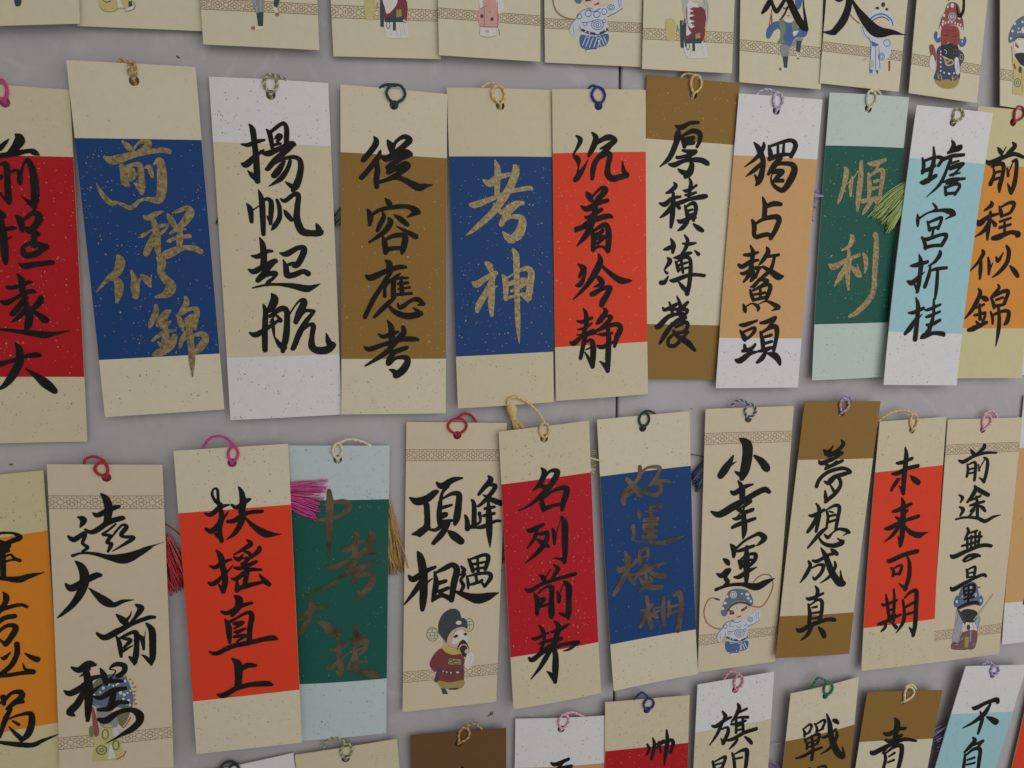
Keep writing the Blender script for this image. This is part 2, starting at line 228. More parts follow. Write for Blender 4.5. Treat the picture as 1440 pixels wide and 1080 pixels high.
# ---------------------------------------------------------------- bookmarks
# one JSON line per bookmark, all lengths in mm in the bookmark's own frame (u right, v up, n out of the wall):
# corners K, base colour c, middle band m with edge fractions b, written strokes ch (u,v,width), printed figure fig, cord, tassel
CARDS = r'''
{"z":2.5,"base":[-153.83,-63.9],"K":[-15.75,148.28,28.55,147.08,23.07,-0.47,-23.07,0.47],"c":"cream","lab":"crimson and cream bookmark cut off by the left edge of the upper full row","b":[0.1904,0.1799,0.8052,0.8056],"m":"crimson","mf":"light","ft":0.45,"fb":1.0,"ink":"black","ch":["6,1230,45 28,1252,28 42,1268,6/70,1286,20 83,1268,75 63,1237,60 30,1211,12/-22,1196,40 4,1200,40 56,1211,45 109,1223,35 131,1219,50 148,1208,10/0,1167,20 22,1165,50 22,1123,48 19,1076,50 18,1028,51 18,1009,20/17,1019,40 -3,1037,20 -10,1053,20/-5,1113,40 3,1122,20/34,1137,25 59,1145,25 68,1129,40 66,1101,45 67,1088,15/66,1106,30 87,1172,18 104,1185,20/95,1180,25 106,1183,45 118,1145,56 120,1088,66 116,1031,61 108,992,26/111,1002,51 95,1016,46 79,1030,20 65,1041,6","-30,979,61 -10,963,51 -2,954,20/-42,902,41 -24,908,46 2,908,36 24,913,36 34,911,15/-21,941,61 -18,908,61 -16,860,61 -17,797,56 -18,767,31/-2,865,15 17,879,10/40,962,20 53,943,56 56,904,41/69,948,26 105,975,41 125,959,62 109,925,51 80,900,51/77,910,41 106,891,57 119,889,10/101,891,46 93,842,52/52,832,31 80,851,31 115,845,47 139,838,47/51,822,41 60,800,52 99,808,52 139,838,52/33,765,21 54,756,52 95,764,47 158,772,42","24,721,21 35,694,52 34,655,52 40,625,42/-18,667,36 2,667,36 38,679,31 61,689,36 74,687,16/-48,608,26 -31,603,47 2,620,31 49,647,42 76,650,37 84,645,10/44,625,42 22,595,47 -8,560,47 -18,551,16/38,575,42 8,540,37 -21,521,10/42,600,47 51,550,63 43,510,58 34,490,32/102,625,42 94,605,58 69,580,42 46,565,37/64,570,32 89,550,47 108,532,64 119,530,27/-90,491,31 -64,491,23 -20,486,31 46,475,48 100,467,64 137,471,37 202,484,5","-11,435,16 1,400,58 -5,349,64 -38,289,64 -68,253,42 -88,239,27/-95,346,63 -77,345,53 -41,355,37 15,374,37 61,381,48 78,378,27/17,323,13 53,292,48 86,260,81 116,228,60 124,217,22"],"hole":[4.06,141.0],"cord":["magenta",0.29,5.68,[3.79,149.46]],"tail":[[3.17,149.7],[0.22,150.61],[-2.53,148.27]],"tilt":[-0.0031,0.0004],"curl":[0.62,0.52,0.18],"bow":-0.41}
{"z":4.8,"base":[-97.29,-52.4],"K":[-27.78,146.71,21.42,146.87,24.32,0.79,-24.32,-0.79],"c":"cream_pink","lab":"tilted blue and cream bookmark with four gold characters written in a zigzag","b":[0.2063,0.2007,0.8301,0.8261],"m":"blue","mf":"light","ft":0.2,"fb":0.6,"ink":"gold","ch":["-86,1154,26 -69,1136,52 -52,1120,31/-52,1117,21 -34,1147,19 -10,1160,36 12,1154,52 -3,1131,52 -36,1116,21/-163,1091,21 -139,1078,67 -102,1087,67 -55,1103,52 1,1117,42 57,1127,42 84,1124,47 94,1122,26/-100,1056,42 -95,1024,52 -91,991,57 -78,977,21/-91,1051,26 -49,1065,31 -29,1061,47 -27,1017,52 -28,973,58 -30,949,32/-33,968,53 -50,985,26 -59,989,8/-85,1034,63 -60,1040,47 -71,1011,63 -47,1026,31/-8,1054,21 6,1057,37 11,1038,42 17,1016,21/27,1068,16 40,1085,32 53,1078,63 54,1025,79 50,966,80 38,927,69 19,921,53 -13,925,32 -41,917,26 -61,897,37 -80,887,37 -107,898,32 -129,908,26 -152,904,42 -177,930,42 -193,959,26 -204,987,5","-29,853,21 -14,846,48 15,862,43 47,875,16/1,852,43 12,817,48 16,773,64 15,723,59 20,683,22/-54,766,16 -37,774,32 -3,795,16 36,815,32 64,821,21/10,778,43 -12,737,59 -31,697,48/19,773,27 43,791,27 63,811,11/65,863,21 79,839,54 90,814,38/86,869,16 110,879,32 144,892,43 157,875,65 136,840,65 111,814,49 91,807,27/71,784,22 96,799,32 132,802,22/110,799,38 107,759,54 101,729,38/62,751,32 98,767,32 146,773,38/46,691,70 75,706,71 119,724,44 162,722,49 188,708,49","-143,686,27 -134,661,75 -151,616,64 -185,591,43 -235,535,11/-162,591,32 -147,571,70 -150,530,64 -160,490,22/-95,624,16 -85,591,48 -86,551,65 -84,513,43/-83,526,54 -67,581,22 -49,604,27/-54,604,27 -36,586,60 -24,559,27/-24,561,13 -16,607,9/12,680,22 28,663,70 22,617,54 39,587,65 59,562,82 45,531,77 20,518,44 -4,513,22","-6,475,33 -9,444,49 -30,403,49 -39,382,22/47,454,22 29,439,61 3,403,55 -8,387,17/6,379,22 31,397,44 46,407,17/22,397,44 24,361,50 21,319,67 10,288,56/-31,323,22 -11,341,33 24,361,33 65,368,17/-8,315,22 6,299,44/59,340,45 45,309,67 24,283,56/-26,263,44 -1,273,67 29,283,45/113,510,28 117,490,50 95,449,44 74,428,22/79,433,22 87,402,50 94,366,22/97,443,33 132,461,33 156,456,45 148,412,50 141,376,34/105,412,22 135,428,45 113,391,50 137,391,39/117,386,45 122,339,56 123,276,56 122,229,51 120,160,7/112,371,22 90,334,39 78,293,28/94,324,17 129,342,28 174,349,51 182,323,62 155,286,62 124,260,34"],"hole":[-2.75,140.02],"cord":["bronze",-4.1,-1.66,[-2.36,147.29]],"tail":[[-3.08,146.69],[-5.17,147.38],[-7.82,147.76]],"tilt":[-0.0058,0.0027],"curl":[0.35,0.08,0.69],"bow":0.16}
{"z":3.0,"base":[-46.03,-56.14],"K":[-25.46,147.96,23.7,148.13,24.58,0.48,-24.58,-0.48],"c":"white","lab":"white bookmark with a cream middle, right of the zigzag gold lettering bookmark","b":[0.1801,0.1803,0.8082,0.8089],"m":"cream","mf":"dark","ft":0.9,"fb":1.1,"ink":"black","ch":["-100,1291,13 -87,1268,49 -82,1213,49 -78,1149,53 -78,1099,55 -78,1054,50/-80,1064,55 -99,1078,44 -117,1097,9/-136,1206,16 -107,1205,38 -67,1221,33 -40,1228,22/-140,1126,16 -121,1122,55 -85,1154,44 -44,1188,11/-30,1273,11 -16,1251,44 -9,1197,33/-19,1256,27 15,1285,33 43,1301,33 54,1279,44 51,1219,44/2,1234,11 18,1248,39 28,1246,39 14,1225,28/-9,1207,28 26,1216,22/-57,1180,22 -30,1171,50 20,1193,44 71,1218,44 88,1213,22/81,1213,33 40,1179,50 -2,1142,50 -28,1111,44 -37,1105,33/-12,1126,22 49,1156,31 94,1158,39 108,1131,50 100,1080,56 84,1039,62 68,1018,34/73,1031,51 54,1043,34 39,1055,9/38,1141,28 16,1107,56 -5,1081,56 -12,1081,22/63,1144,33 51,1109,39 20,1067,45 -32,1032,7","-127,956,13 -114,931,50 -111,880,34/-101,931,13 -70,953,13 -44,979,28 -25,964,45 -28,913,45 -32,872,28/-31,882,39 -45,905,9/-75,1016,13 -64,973,50 -63,897,50 -64,827,39/0,975,28 9,944,39 7,898,43 -15,862,43 -30,843,7/16,980,17 35,973,39 72,1000,39 92,998,45 85,946,51 82,890,63 101,843,69 141,834,57 177,837,58 188,845,23/177,840,58 171,860,46 163,878,9/29,932,17 40,914,45 57,892,40","-80,809,17 -69,778,51 -67,721,57 -73,690,51/-119,731,17 -91,729,45 -55,750,40 -30,753,23/-134,671,17 -110,663,51 -63,690,46 -22,709,46 -15,706,23/-22,706,34 -59,669,46 -91,632,46 -99,622,23/-97,624,46 -65,648,46 -24,656,46 -20,646,29 -52,617,34 -62,609,23/-121,590,14 -67,603,23 -6,606,29 55,599,52 106,588,64 132,593,47 171,610,6/2,745,14 30,741,52 77,767,46 105,768,52 102,744,58 77,696,52 58,686,29/28,691,23 54,699,35 79,699,29/15,714,14 25,685,46 29,649,58 57,649,52 98,665,46 119,655,52","-41,564,17 -30,540,69 -47,500,64 -68,484,17/-79,516,17 -71,484,46 -77,415,52 -80,351,52 -81,313,47/-144,391,17 -119,381,52 -77,404,41 -30,436,29 -8,452,23/-54,463,29 -6,497,52 19,489,52 19,436,53 11,366,59 -5,306,41/-1,323,65 -19,339,47 -38,372,12/-55,436,12 -28,468,17 -9,444,41/-44,447,35 -41,404,29 -38,366,12/28,468,17 61,516,14 83,535,29 98,527,58 75,478,64 58,438,47/70,468,59 102,489,35 138,486,35/138,484,29 99,435,47 71,387,53 43,322,47 35,319,24/88,403,24 115,424,35 133,419,47 125,370,47 124,326,65 147,307,66 189,309,72 214,330,66/208,325,66 196,353,48 189,386,7"],"hole":[-0.57,141.7],"cord":["olive",-2.91,2.38,[0.11,149.92]],"tail":[[-0.47,149.88],[3.02,149.52],[6.19,147.96]],"tas":[["darkgreen",1,2,6,[-24.58,91.44],[-24.79,87.77],[-26.24,88.05],[-26.31,86.82]]],"tilt":[0.004,-0.0002],"curl":[1.3,-0.02,0.19],"bow":0.72}
{"z":4.0,"base":[2.82,-56.07],"K":[-20.01,147.69,26.87,146.09,24.37,-0.6,-24.37,0.6],"c":"cream_pink","lab":"cream bookmark with golden brown middle and a dark green cord","b":[0.1958,0.1907,0.8235,0.8201],"m":"goldbrown","mf":"light","ft":0.5,"fb":0.9,"ink":"black","ch":["-61,1261,14 -51,1241,52 -65,1212,52 -108,1162,46 -111,1154,17/-34,1203,14 -43,1177,46 -83,1124,46 -121,1082,46/-49,1151,35 -50,1110,52 -56,1074,52 -54,1045,46/-2,1248,17 11,1226,63 18,1203,58/21,1208,35 35,1242,29 72,1267,41 96,1253,58 72,1228,52 34,1198,46/-32,1180,14 -9,1168,58 44,1194,58 82,1200,52 103,1194,29/103,1188,29 55,1171,47 1,1133,46 -2,1125,23/-2,1109,46 32,1126,47 75,1148,53 86,1136,47 42,1103,47 0,1081,35 -38,1061,14/-38,1066,35 -1,1078,35 37,1087,41 79,1073,53 132,1048,71 165,1055,41 197,1060,7","-18,994,14 -3,976,53 5,963,29/-99,945,14 -87,916,58 -90,877,35/-87,911,23 -46,941,35 18,956,41 82,960,41 119,942,65 135,932,24/119,934,48 97,923,30 78,912,9/-31,931,18 -26,912,41 -45,875,47 -57,851,35/22,921,18 49,903,53 78,880,42/-5,905,29 3,887,53 -28,844,47 -95,797,21/29,871,9 69,851,36 115,827,54/-33,827,12 -26,796,53 -22,753,48/-18,812,24 15,828,42 58,832,48 68,813,60 57,770,54 51,751,30/-19,764,48 13,772,42 51,773,42","-25,718,14 -7,702,60 -13,686,36/-115,650,14 -92,637,60 -32,664,48 33,686,48 66,687,30/0,667,42 -39,607,42 -84,537,48 -124,458,42/-6,624,30 -28,597,30 -32,553,36/41,657,18 16,635,42 9,597,48 8,548,48/-9,624,30 21,635,30 75,638,24/31,610,24 75,616,30/31,586,18 83,594,24/19,561,30 58,564,30 90,567,30/48,646,12 45,613,42 49,564,42/14,548,30 -31,507,48 -81,458,30/-14,509,24 12,482,49 61,462,61 105,465,61 133,473,49/127,473,55 114,487,37 97,501,10/27,520,15 40,501,43 90,534,37 123,537,49 147,517,37/147,517,31 122,512,18","-22,441,15 -6,410,55 -4,360,55 -11,327,43/-64,378,15 -40,366,43 4,382,43 26,388,24/49,410,37 51,382,55 9,338,55 -25,299,49 -69,267,43 -130,231,15/-130,320,18 -106,309,49 -41,330,43 37,352,49 92,354,49 117,351,31/-31,294,25 8,296,49 58,312,43 66,315,25/8,293,43 -15,266,49 -21,241,49 13,265,31 57,267,50 67,247,62 44,208,74 11,184,62/22,186,56 0,204,43 -19,212,12"],"hole":[3.03,140.09],"cord":["darkgreen",-0.1,8.06,[4.16,148.62]],"tail":[[3.84,148.3],[0.42,148.7],[-2.72,147.31]],"tas":[["darkgreen",1.5,3.2,22,[-20.11,97.59],[-19.71,90.7],[-24.67,91.84],[-24.55,86.5]]],"tilt":[0.0003,0.0019],"curl":[1.38,-0.12,0.36],"bow":0.33}
{"z":3.4,"base":[56.95,-53.53],"K":[-27.29,146.69,21.73,148.32,23.95,0.85,-23.95,-0.85],"c":"cream","lab":"blue and cream bookmark with two large gold characters","b":[0.204,0.2034,0.83,0.8308],"m":"blue","mf":"light","ft":0.25,"fb":0.6,"ink":"gold","ch":["-53,1153,18 -42,1122,55 -42,1068,55 -45,998,49/-109,1066,15 -78,1051,67 -39,1079,55 15,1094,37/40,1133,37 46,1109,74 18,1038,74 -28,966,74 -73,910,62 -141,849,49 -189,812,15/-174,954,18 -146,952,61 -62,984,43 18,1016,37 104,1035,43 121,1033,37/-39,930,19 -16,922,56 41,959,56 81,966,37/52,960,56 6,918,62 -22,870,50 -25,859,25/-11,884,31 29,902,37 70,897,62 78,870,81 58,820,94 18,794,63/30,791,56 6,805,62 -16,829,19","32,750,25 47,719,63 50,630,57 53,517,54 56,403,52 63,302,8/-99,687,31 -82,671,63 -74,651,50/-163,595,19 -143,584,63 -97,615,50 -51,638,44/-57,635,50 -86,567,57 -132,489,63 -141,458,38/-68,629,50 -71,545,63 -74,489,63 -72,440,38/-63,562,25 -43,579,8/-19,629,19 -5,601,57 -2,517,45/1,613,19 41,638,15/65,650,32 99,661,51 123,642,64 117,585,70 112,540,64 106,505,26/106,523,77 77,537,38 65,540,19/12,585,32 47,599,51 94,608,38 100,596,38 65,574,45 24,554,25/-5,517,32 42,531,26"],"hole":[-2.83,140.02],"cord":["goldcord",-6.82,-0.82,[-3.81,148.39]],"tail":[[-3.81,148.7],[-7.45,149.72],[-11.09,147.65]],"tilt":[-0.0024,-0.0038],"curl":[1.86,0.37,0.31],"bow":0.73}
{"z":4.1,"base":[106.43,-51.27],"K":[-27.94,145.94,18.21,148.43,24.26,1.12,-24.26,-1.12],"c":"cream","lab":"orange red and cream bookmark with a royal blue cord","b":[0.1937,0.1921,0.8177,0.8182],"m":"orangered","mf":"light","ft":0.3,"fb":0.8,"ink":"black","ch":["-161,1258,15 -140,1240,50 -151,1210,31 -169,1179,19 -171,1166,25 -150,1150,56 -147,1118,19 -152,1079,25/-161,1057,50 -143,1079,57 -120,1113,32 -100,1152,10/-85,1275,15 -64,1252,57 -75,1213,57 -95,1174,38 -98,1166,19/-75,1219,31 -28,1248,50 7,1258,57 34,1245,44 2,1222,51 -39,1204,19/31,1242,32 -9,1200,51 -56,1154,51 -73,1115,57 -78,1065,38/-38,1160,19 -3,1183,44 9,1173,57 1,1134,51 -1,1090,64 24,1069,64 66,1078,58 99,1088,52/93,1090,52 80,1109,45 73,1153,8","-107,1001,15 -91,982,64 -79,963,38/-79,977,26 -53,1005,26 -29,1023,38 -11,1012,64 -46,972,51 -70,949,26/-129,936,19 -99,923,58 -46,952,51 2,965,39/-111,889,15 -93,884,39 -27,922,39/-52,961,26 -60,916,58 -69,882,64 -104,848,58 -154,819,32/-154,830,38 -116,839,51 -56,874,52 4,892,52 28,887,26/-68,871,52 -97,808,65 -147,748,15/-74,826,26 -64,781,58 -66,730,46/-67,820,26 -14,849,52 8,833,59 12,776,65 10,725,46/10,731,52 -24,747,26 -66,735,39/-49,809,26 -43,798,52 -19,824,39/-55,781,26 -12,793,39 -42,761,33","-140,661,16 -112,638,65 -130,604,33 -136,595,10/-150,558,16 -129,563,52 -112,592,39 -97,624,10/-38,710,20 -28,679,59 -46,633,72 -87,569,52 -128,523,33 -164,489,8/-28,662,26 22,619,46 78,585,67 115,582,47 137,583,13/-45,604,20 -26,587,59 -11,573,40/-56,552,16 -20,564,46 -11,570,26/-71,520,33 -62,518,53 -13,544,46 24,547,53 12,518,60 -12,477,66 -18,462,47","-109,445,16 -96,419,46 -95,366,46 -107,320,40/-141,387,16 -114,381,40 -65,401,33/-138,343,13 -107,349,33 -68,372,27/-140,317,13 -101,319,33 -58,337,40 -43,328,20/-173,282,20 -155,276,53 -113,308,40 -46,325,27/-95,319,40 -106,272,47 -120,202,40/-112,273,20 -69,290,40 -57,260,60 -56,213,61 -58,159,47/-61,168,47 -87,213,27 -99,231,11/-93,243,16 -69,254,20/-8,448,16 5,430,53 -22,389,60 -40,372,27/2,410,27 33,401,47 -9,354,47 -40,337,33/-33,336,27 3,354,40 65,368,47 84,347,61 67,306,61 55,258,34/-39,319,16 -2,318,40 41,324,27/-32,260,34 -7,256,47 55,282,27/15,366,34 23,300,54 22,211,61 21,136,48/20,145,54 1,167,41 -21,185,11"],"hole":[-5.5,139.78],"cord":["royal",-9.02,-2.68,[-6.02,147.76]],"tail":[[-6.37,148.06],[-8.84,148.55],[-10.56,146.85]],"tilt":[0.0026,0.0034],"curl":[0.69,0.76,-0.08],"bow":0.81}
{"z":3.0,"base":[146.38,-43.15],"K":[-20.19,148.28,28.15,146.74,22.3,-0.8,-22.3,0.8],"c":"goldbrown","lab":"golden brown bookmark with cream middle, leftmost of its colouring, above the panel seam","b":[0.2006,0.1979,0.8105,0.8079],"m":"cream_pink","mf":"darkfaint","ft":0.8,"fb":0.5,"ink":"black","ch":["-49,1253,20 -18,1246,52 25,1268,39 69,1273,33/-33,1234,26 -35,1209,65 -46,1164,59 -75,1101,52 -123,1057,13/-23,1212,16 -6,1188,53 1,1158,46/-10,1207,26 39,1232,46 77,1223,53 82,1192,46 67,1158,33/16,1192,53 47,1199,40/4,1169,39 48,1176,40/-7,1138,26 31,1133,46 62,1135,40 31,1117,40 -31,1103,33 -37,1108,20/56,1129,33 19,1102,33/-77,1070,20 -48,1068,53 7,1090,40 83,1096,53 122,1083,53 132,1075,20/29,1105,26 43,1072,53 35,1037,73 13,1014,47/22,1026,60 -9,1036,46 -29,1049,13","-48,983,16 -38,967,46 -66,940,40 -88,932,16/-120,882,20 -91,877,53 -55,906,40 -11,916,27/-49,932,33 -48,881,53 -51,812,54 -56,768,34/-51,881,33 -78,840,47 -114,813,16/-32,881,47 -15,862,40/4,948,16 26,946,40 72,973,27/14,925,20 33,926,34 71,939,27/-32,887,20 -10,888,47 40,906,40 110,920,54 129,923,34/33,1006,20 43,981,40 38,952,40 34,912,27/13,874,16 27,837,47 32,808,34/19,868,27 60,887,40 74,861,47 64,803,34/36,851,27 55,855,27/40,828,27 59,835,27/-19,801,27 0,796,47 63,820,41 76,815,20/32,796,41 8,767,47 -17,752,20/64,785,20 91,766,54 114,754,41","-90,657,20 -65,664,47 -34,682,27/-54,710,20 -40,679,54 -42,644,34/8,688,16 43,686,41 81,692,20/19,729,20 36,703,41 25,662,41 6,638,27/-69,617,16 -56,599,54 -77,567,27 -83,555,16 -70,541,34/-100,493,48 -81,496,48 -63,523,20/-34,617,20 -6,621,48 39,639,41 58,642,27/77,654,16 97,637,41/-24,597,27 -10,562,41 -9,550,27/-18,597,20 26,621,34 53,609,41 58,556,48 54,491,48 44,440,55/1,624,34 17,544,30/-4,582,30 40,595,25/0,559,30 48,571,25/-52,505,20 -27,505,48 56,533,41 134,530,35/-4,497,21 20,470,48 47,446,35","-86,368,21 -73,357,41 -22,380,41 -3,392,21/-52,395,21 -37,359,35 -33,335,35/-11,425,17 7,383,42 9,329,42/49,395,35 24,371,49 -1,347,42/-54,359,28 37,359,42 44,341,35 7,311,35/-121,273,34 -102,276,62 -52,323,48 25,341,28/-56,257,28 -6,299,56 39,317,42/-31,287,42 -68,233,56 -96,188,28/-11,269,28 40,293,42 54,275,42 29,244,35 -10,239,35 -48,209,35 -47,178,42 -8,178,42 55,244,35/-24,251,28 4,220,49 57,189,63 98,149,35"],"hole":[3.8,140.23],"cord":["goldcord",1.94,7.55,[4.35,149.16]],"tail":[[3.41,149.42],[0.41,149.89],[-2.14,148.75]],"tilt":[0.0045,-0.0032],"curl":[0.04,0.06,0.65],"bow":0.11}
{"z":4.6,"base":[191.55,-48.46],"K":[-18.18,146.84,28.4,146.67,23.66,-0.35,-23.66,0.35],"c":"white","lab":"white bookmark with tan orange middle and a lilac cord","b":[0.1997,0.1992,0.8208,0.8221],"m":"tan","mf":"darkfaint","ft":0.8,"fb":1.0,"ink":"black","ch":["-87,1240,16 -59,1210,61 -36,1165,61 -31,1131,55 -44,1066,69 -65,1034,21/-34,1242,20 -36,1216,48 -69,1169,41 -132,1121,11/-35,1148,34 -73,1112,48 -123,1075,11/-52,1049,55 -74,1083,20/-7,1229,20 5,1195,55 10,1167,41/-4,1224,27 58,1246,34 116,1260,41 145,1236,55 122,1183,48/45,1234,27 47,1197,34/78,1241,27 77,1204,34/3,1166,55 61,1186,41 128,1192,35/62,1172,55 25,1127,62 1,1091,34/25,1138,41 77,1146,41 131,1142,55 146,1114,76 123,1060,77 86,1015,56 38,1034,41 16,1068,21 27,1104,14/27,1104,55 80,1106,48 49,1075,48 33,1057,28/36,1060,41 83,1062,42/80,1100,28 61,1082,28","-25,977,17 -10,939,55 -9,880,56/-6,931,42 37,946,56 80,945,42/-78,864,21 -63,838,56 -61,791,49 -46,776,35/-57,844,28 -12,869,42 54,882,56 75,865,63 58,817,56 34,775,49/-47,779,49 6,792,49 40,787,35","-77,734,21 -62,701,49 -66,660,49/-111,689,28 -81,689,42 -35,702,28/-138,638,35 -118,629,49 -73,654,49 -30,663,28/-123,596,28 -103,596,42 -51,621,42 -17,624,35/-66,648,49 -76,593,56 -107,551,21/-57,612,35 -55,576,56 -67,557,28/-24,621,35 -41,576,35/13,729,21 22,703,56 -6,660,42 -25,639,17/13,679,28 46,685,35 83,691,35/60,679,35 44,619,43 5,582,43 -21,564,21/-4,630,28 44,606,57 87,580,71 117,582,17/-17,567,35 -46,533,43 -66,527,17/-14,564,35 27,558,43 -5,533,36 -25,524,28/-68,512,21 -56,479,43 -48,457,28/-51,509,28 22,537,36 46,528,50 32,479,50 23,457,21/-11,515,31 -8,467,36/-43,488,28 17,497,31/-48,460,36 19,473,36/-101,436,21 -93,412,50 -88,396,21/-93,421,21 -54,442,17 -19,424,43 -18,405,21/-20,436,11 13,451,17 40,451,29 93,424,58 97,417,22/94,417,36 60,405,12","-119,332,21 -88,332,50 -22,353,29/-113,302,21 -92,271,57 -84,252,36/-93,295,29 -40,316,36 -32,301,43 -58,270,36 -84,258,36/-86,227,29 -81,202,50/-25,230,29 -47,208,43 -94,196,36/-132,150,29 -105,147,65 -53,183,51 -19,189,29/-1,341,29 33,347,50 83,368,43/80,359,36 49,319,43/2,294,29 15,251,51 21,207,44/9,291,29 56,316,43 90,318,58 96,275,51 83,200,44/31,269,36 65,278,36/33,235,36 67,244,36/-12,192,22 35,201,51 69,213,36/36,188,44 17,157,58 -9,136,36/50,182,29 92,168,73 115,143,59 123,121,29"],"hole":[2.54,139.81],"cord":["lilac",0.19,5.29,[2.2,148.25]],"tail":[[1.62,148.21],[-2.38,149.66],[-6.97,148.39],[-9.09,144.92]],"tas":[["purple",1.0,3.5,20,[24.03,101.47],[24.75,91.44],[31.35,103.13],[28.43,86.46]],["lilac",4.0,4.4,4,[24.31,101.19],[24.46,99.06],[32.25,99.65],[32.28,99.29]]],"tilt":[0.0015,-0.0016],"curl":[0.97,0.26,-0.21],"bow":0.32}
{"z":3.0,"base":[246.93,-45.02],"K":[-22.55,147.12,23.19,147.07,22.59,0.38,-22.59,-0.38],"c":"mint","lab":"green and pale mint bookmark with two gold characters under a lime tassel","b":[0.1746,0.1715,0.7965,0.7956],"m":"green","mf":"light","ft":0.5,"fb":0.7,"ink":"gold","ch":["-113,1105,29 -101,1082,64 -113,1009,50 -129,949,43 -138,927,22/-64,1059,29 -72,1023,50 -67,966,29/-96,1022,12 -57,1059,14 -39,1090,12/-21,1135,43 -18,1054,65 -21,964,65 -22,894,36/18,1131,22 57,1132,58 119,1153,36/91,1143,29 61,1087,29/26,1080,29 39,1014,58 40,954,37/34,1068,29 88,1100,36 114,1089,58 110,1016,51 108,955,44/65,1042,36 93,1049,29/61,1006,36 89,1013,29/2,940,44 45,948,51 108,962,37/59,942,44 27,898,51 12,874,22/73,948,29 103,931,44","-50,765,22 -38,747,59 -56,706,44 -94,687,22/-162,609,29 -133,600,66 -72,632,44 12,664,37/-55,694,29 -50,632,59 -51,551,59 -41,482,30/-63,614,44 -93,551,67 -125,501,22/-33,601,30 5,570,75 25,555,45/2,614,15 11,589,30/33,671,22 49,646,60 56,608,52 52,574,30/89,764,30 104,765,59 112,678,75 114,571,68 115,477,68 90,426,68 23,362,60 -26,337,30"],"hole":[-0.57,140.24],"cord":["creamcord",-2.45,2.98,[-0.47,148.64]],"tail":[[0.13,149.02],[3.01,149.53],[6.09,147.96]],"tilt":[0.001,0.0032],"curl":[1.4,0.91,0.5],"bow":0.89}
{"z":6.6,"base":[288.91,-49.05],"K":[-15.68,146.96,30.32,145.12,23.94,-0.8,-23.94,0.8],"c":"white","lab":"white bookmark with light blue middle, leaning in the upper full row","b":[0.1819,0.1789,0.8024,0.8031],"m":"lightblue","mf":"darkfaint","ft":0.6,"fb":0.9,"ink":"black","ch":["-97,1206,22 -86,1173,44 -89,1131,37/-88,1191,29 -25,1212,37 20,1208,44 2,1171,37/-37,1263,22 -28,1212,44 -34,1163,52 -48,1090,44/-90,1140,44 -55,1150,44 -20,1170,37/-95,1082,29 -70,1086,59 -8,1119,44/68,1300,18 82,1277,52 60,1240,30/73,1258,30 123,1272,45 117,1257,37 53,1239,30/28,1202,37 77,1222,44 150,1231,37/34,1214,22 71,1210,44 67,1179,30/65,1197,22 49,1136,37 19,1074,37 -51,1010,9/81,1186,30 124,1200,22/76,1161,52 141,1182,52 155,1186,30/156,1183,22 95,1125,30/80,1125,30 138,1139,22/40,1087,22 90,1101,45 171,1110,30/63,1081,30 128,1093,22/54,1063,30 65,1026,45/58,1057,30 115,1080,37 146,1072,38 121,1028,38/68,1029,37 120,1034,33","-11,978,18 14,951,37 -7,938,18/-97,917,18 -93,886,45 -90,856,22/-90,893,30 -32,928,22 48,942,38 109,935,68 132,923,30/129,923,45 76,897,12/-34,882,22 -15,839,45/-26,876,30 31,899,38 53,899,38 36,846,38/-19,842,38 35,855,33/7,839,30 3,808,30/-59,797,30 -32,788,45 62,815,38 93,809,46 68,759,46/-55,794,30 -37,763,45 -30,738,30/-35,745,45 9,755,38 61,759,38 67,765,18","-68,707,18 -52,663,61 -53,600,53 -56,549,53 -63,508,38/-114,647,23 -77,653,53 -12,670,38/-124,565,30 -97,558,61 -56,593,38 -25,616,12/-60,517,46 -86,555,18/60,727,30 62,708,53 33,670,38 -6,648,12/8,651,23 3,600,46 -17,537,46/4,619,18 44,632,38 111,639,38/56,626,38 58,569,46 57,511,43 54,470,23","-67,476,23 -51,434,54 -51,357,54 -56,254,62/-107,396,23 -74,399,46 -16,421,39/-56,370,31 -89,319,62 -122,284,39/-48,364,31 -21,389,12/46,470,23 51,421,39 51,357,31/-4,412,23 22,415,39 91,441,31/4,373,23 26,379,39 91,402,31/12,331,31 38,331,47 96,356,39/54,395,31 33,311,55 12,292,31/-19,260,31 6,273,70 58,285,47 120,281,55 128,271,31"],"hole":[6.41,139.12],"cord":["olive",5.53,11.67,[7.84,145.99]],"tail":[[9.11,146.42],[11.34,146.18]],"tas":[["lime",3.7,5.6,44,[-14.52,110.08],[-15.54,98.32],[-37.79,91.15],[-22.04,84.13]],["lime",4.0,5.6,10,[-15.56,101.61],[-14.95,99.79],[-27.6,81.79],[-23.77,82.6]]],"tilt":[0.0021,-0.0027],"curl":[1.85,0.96,0.57],"bow":0.3}
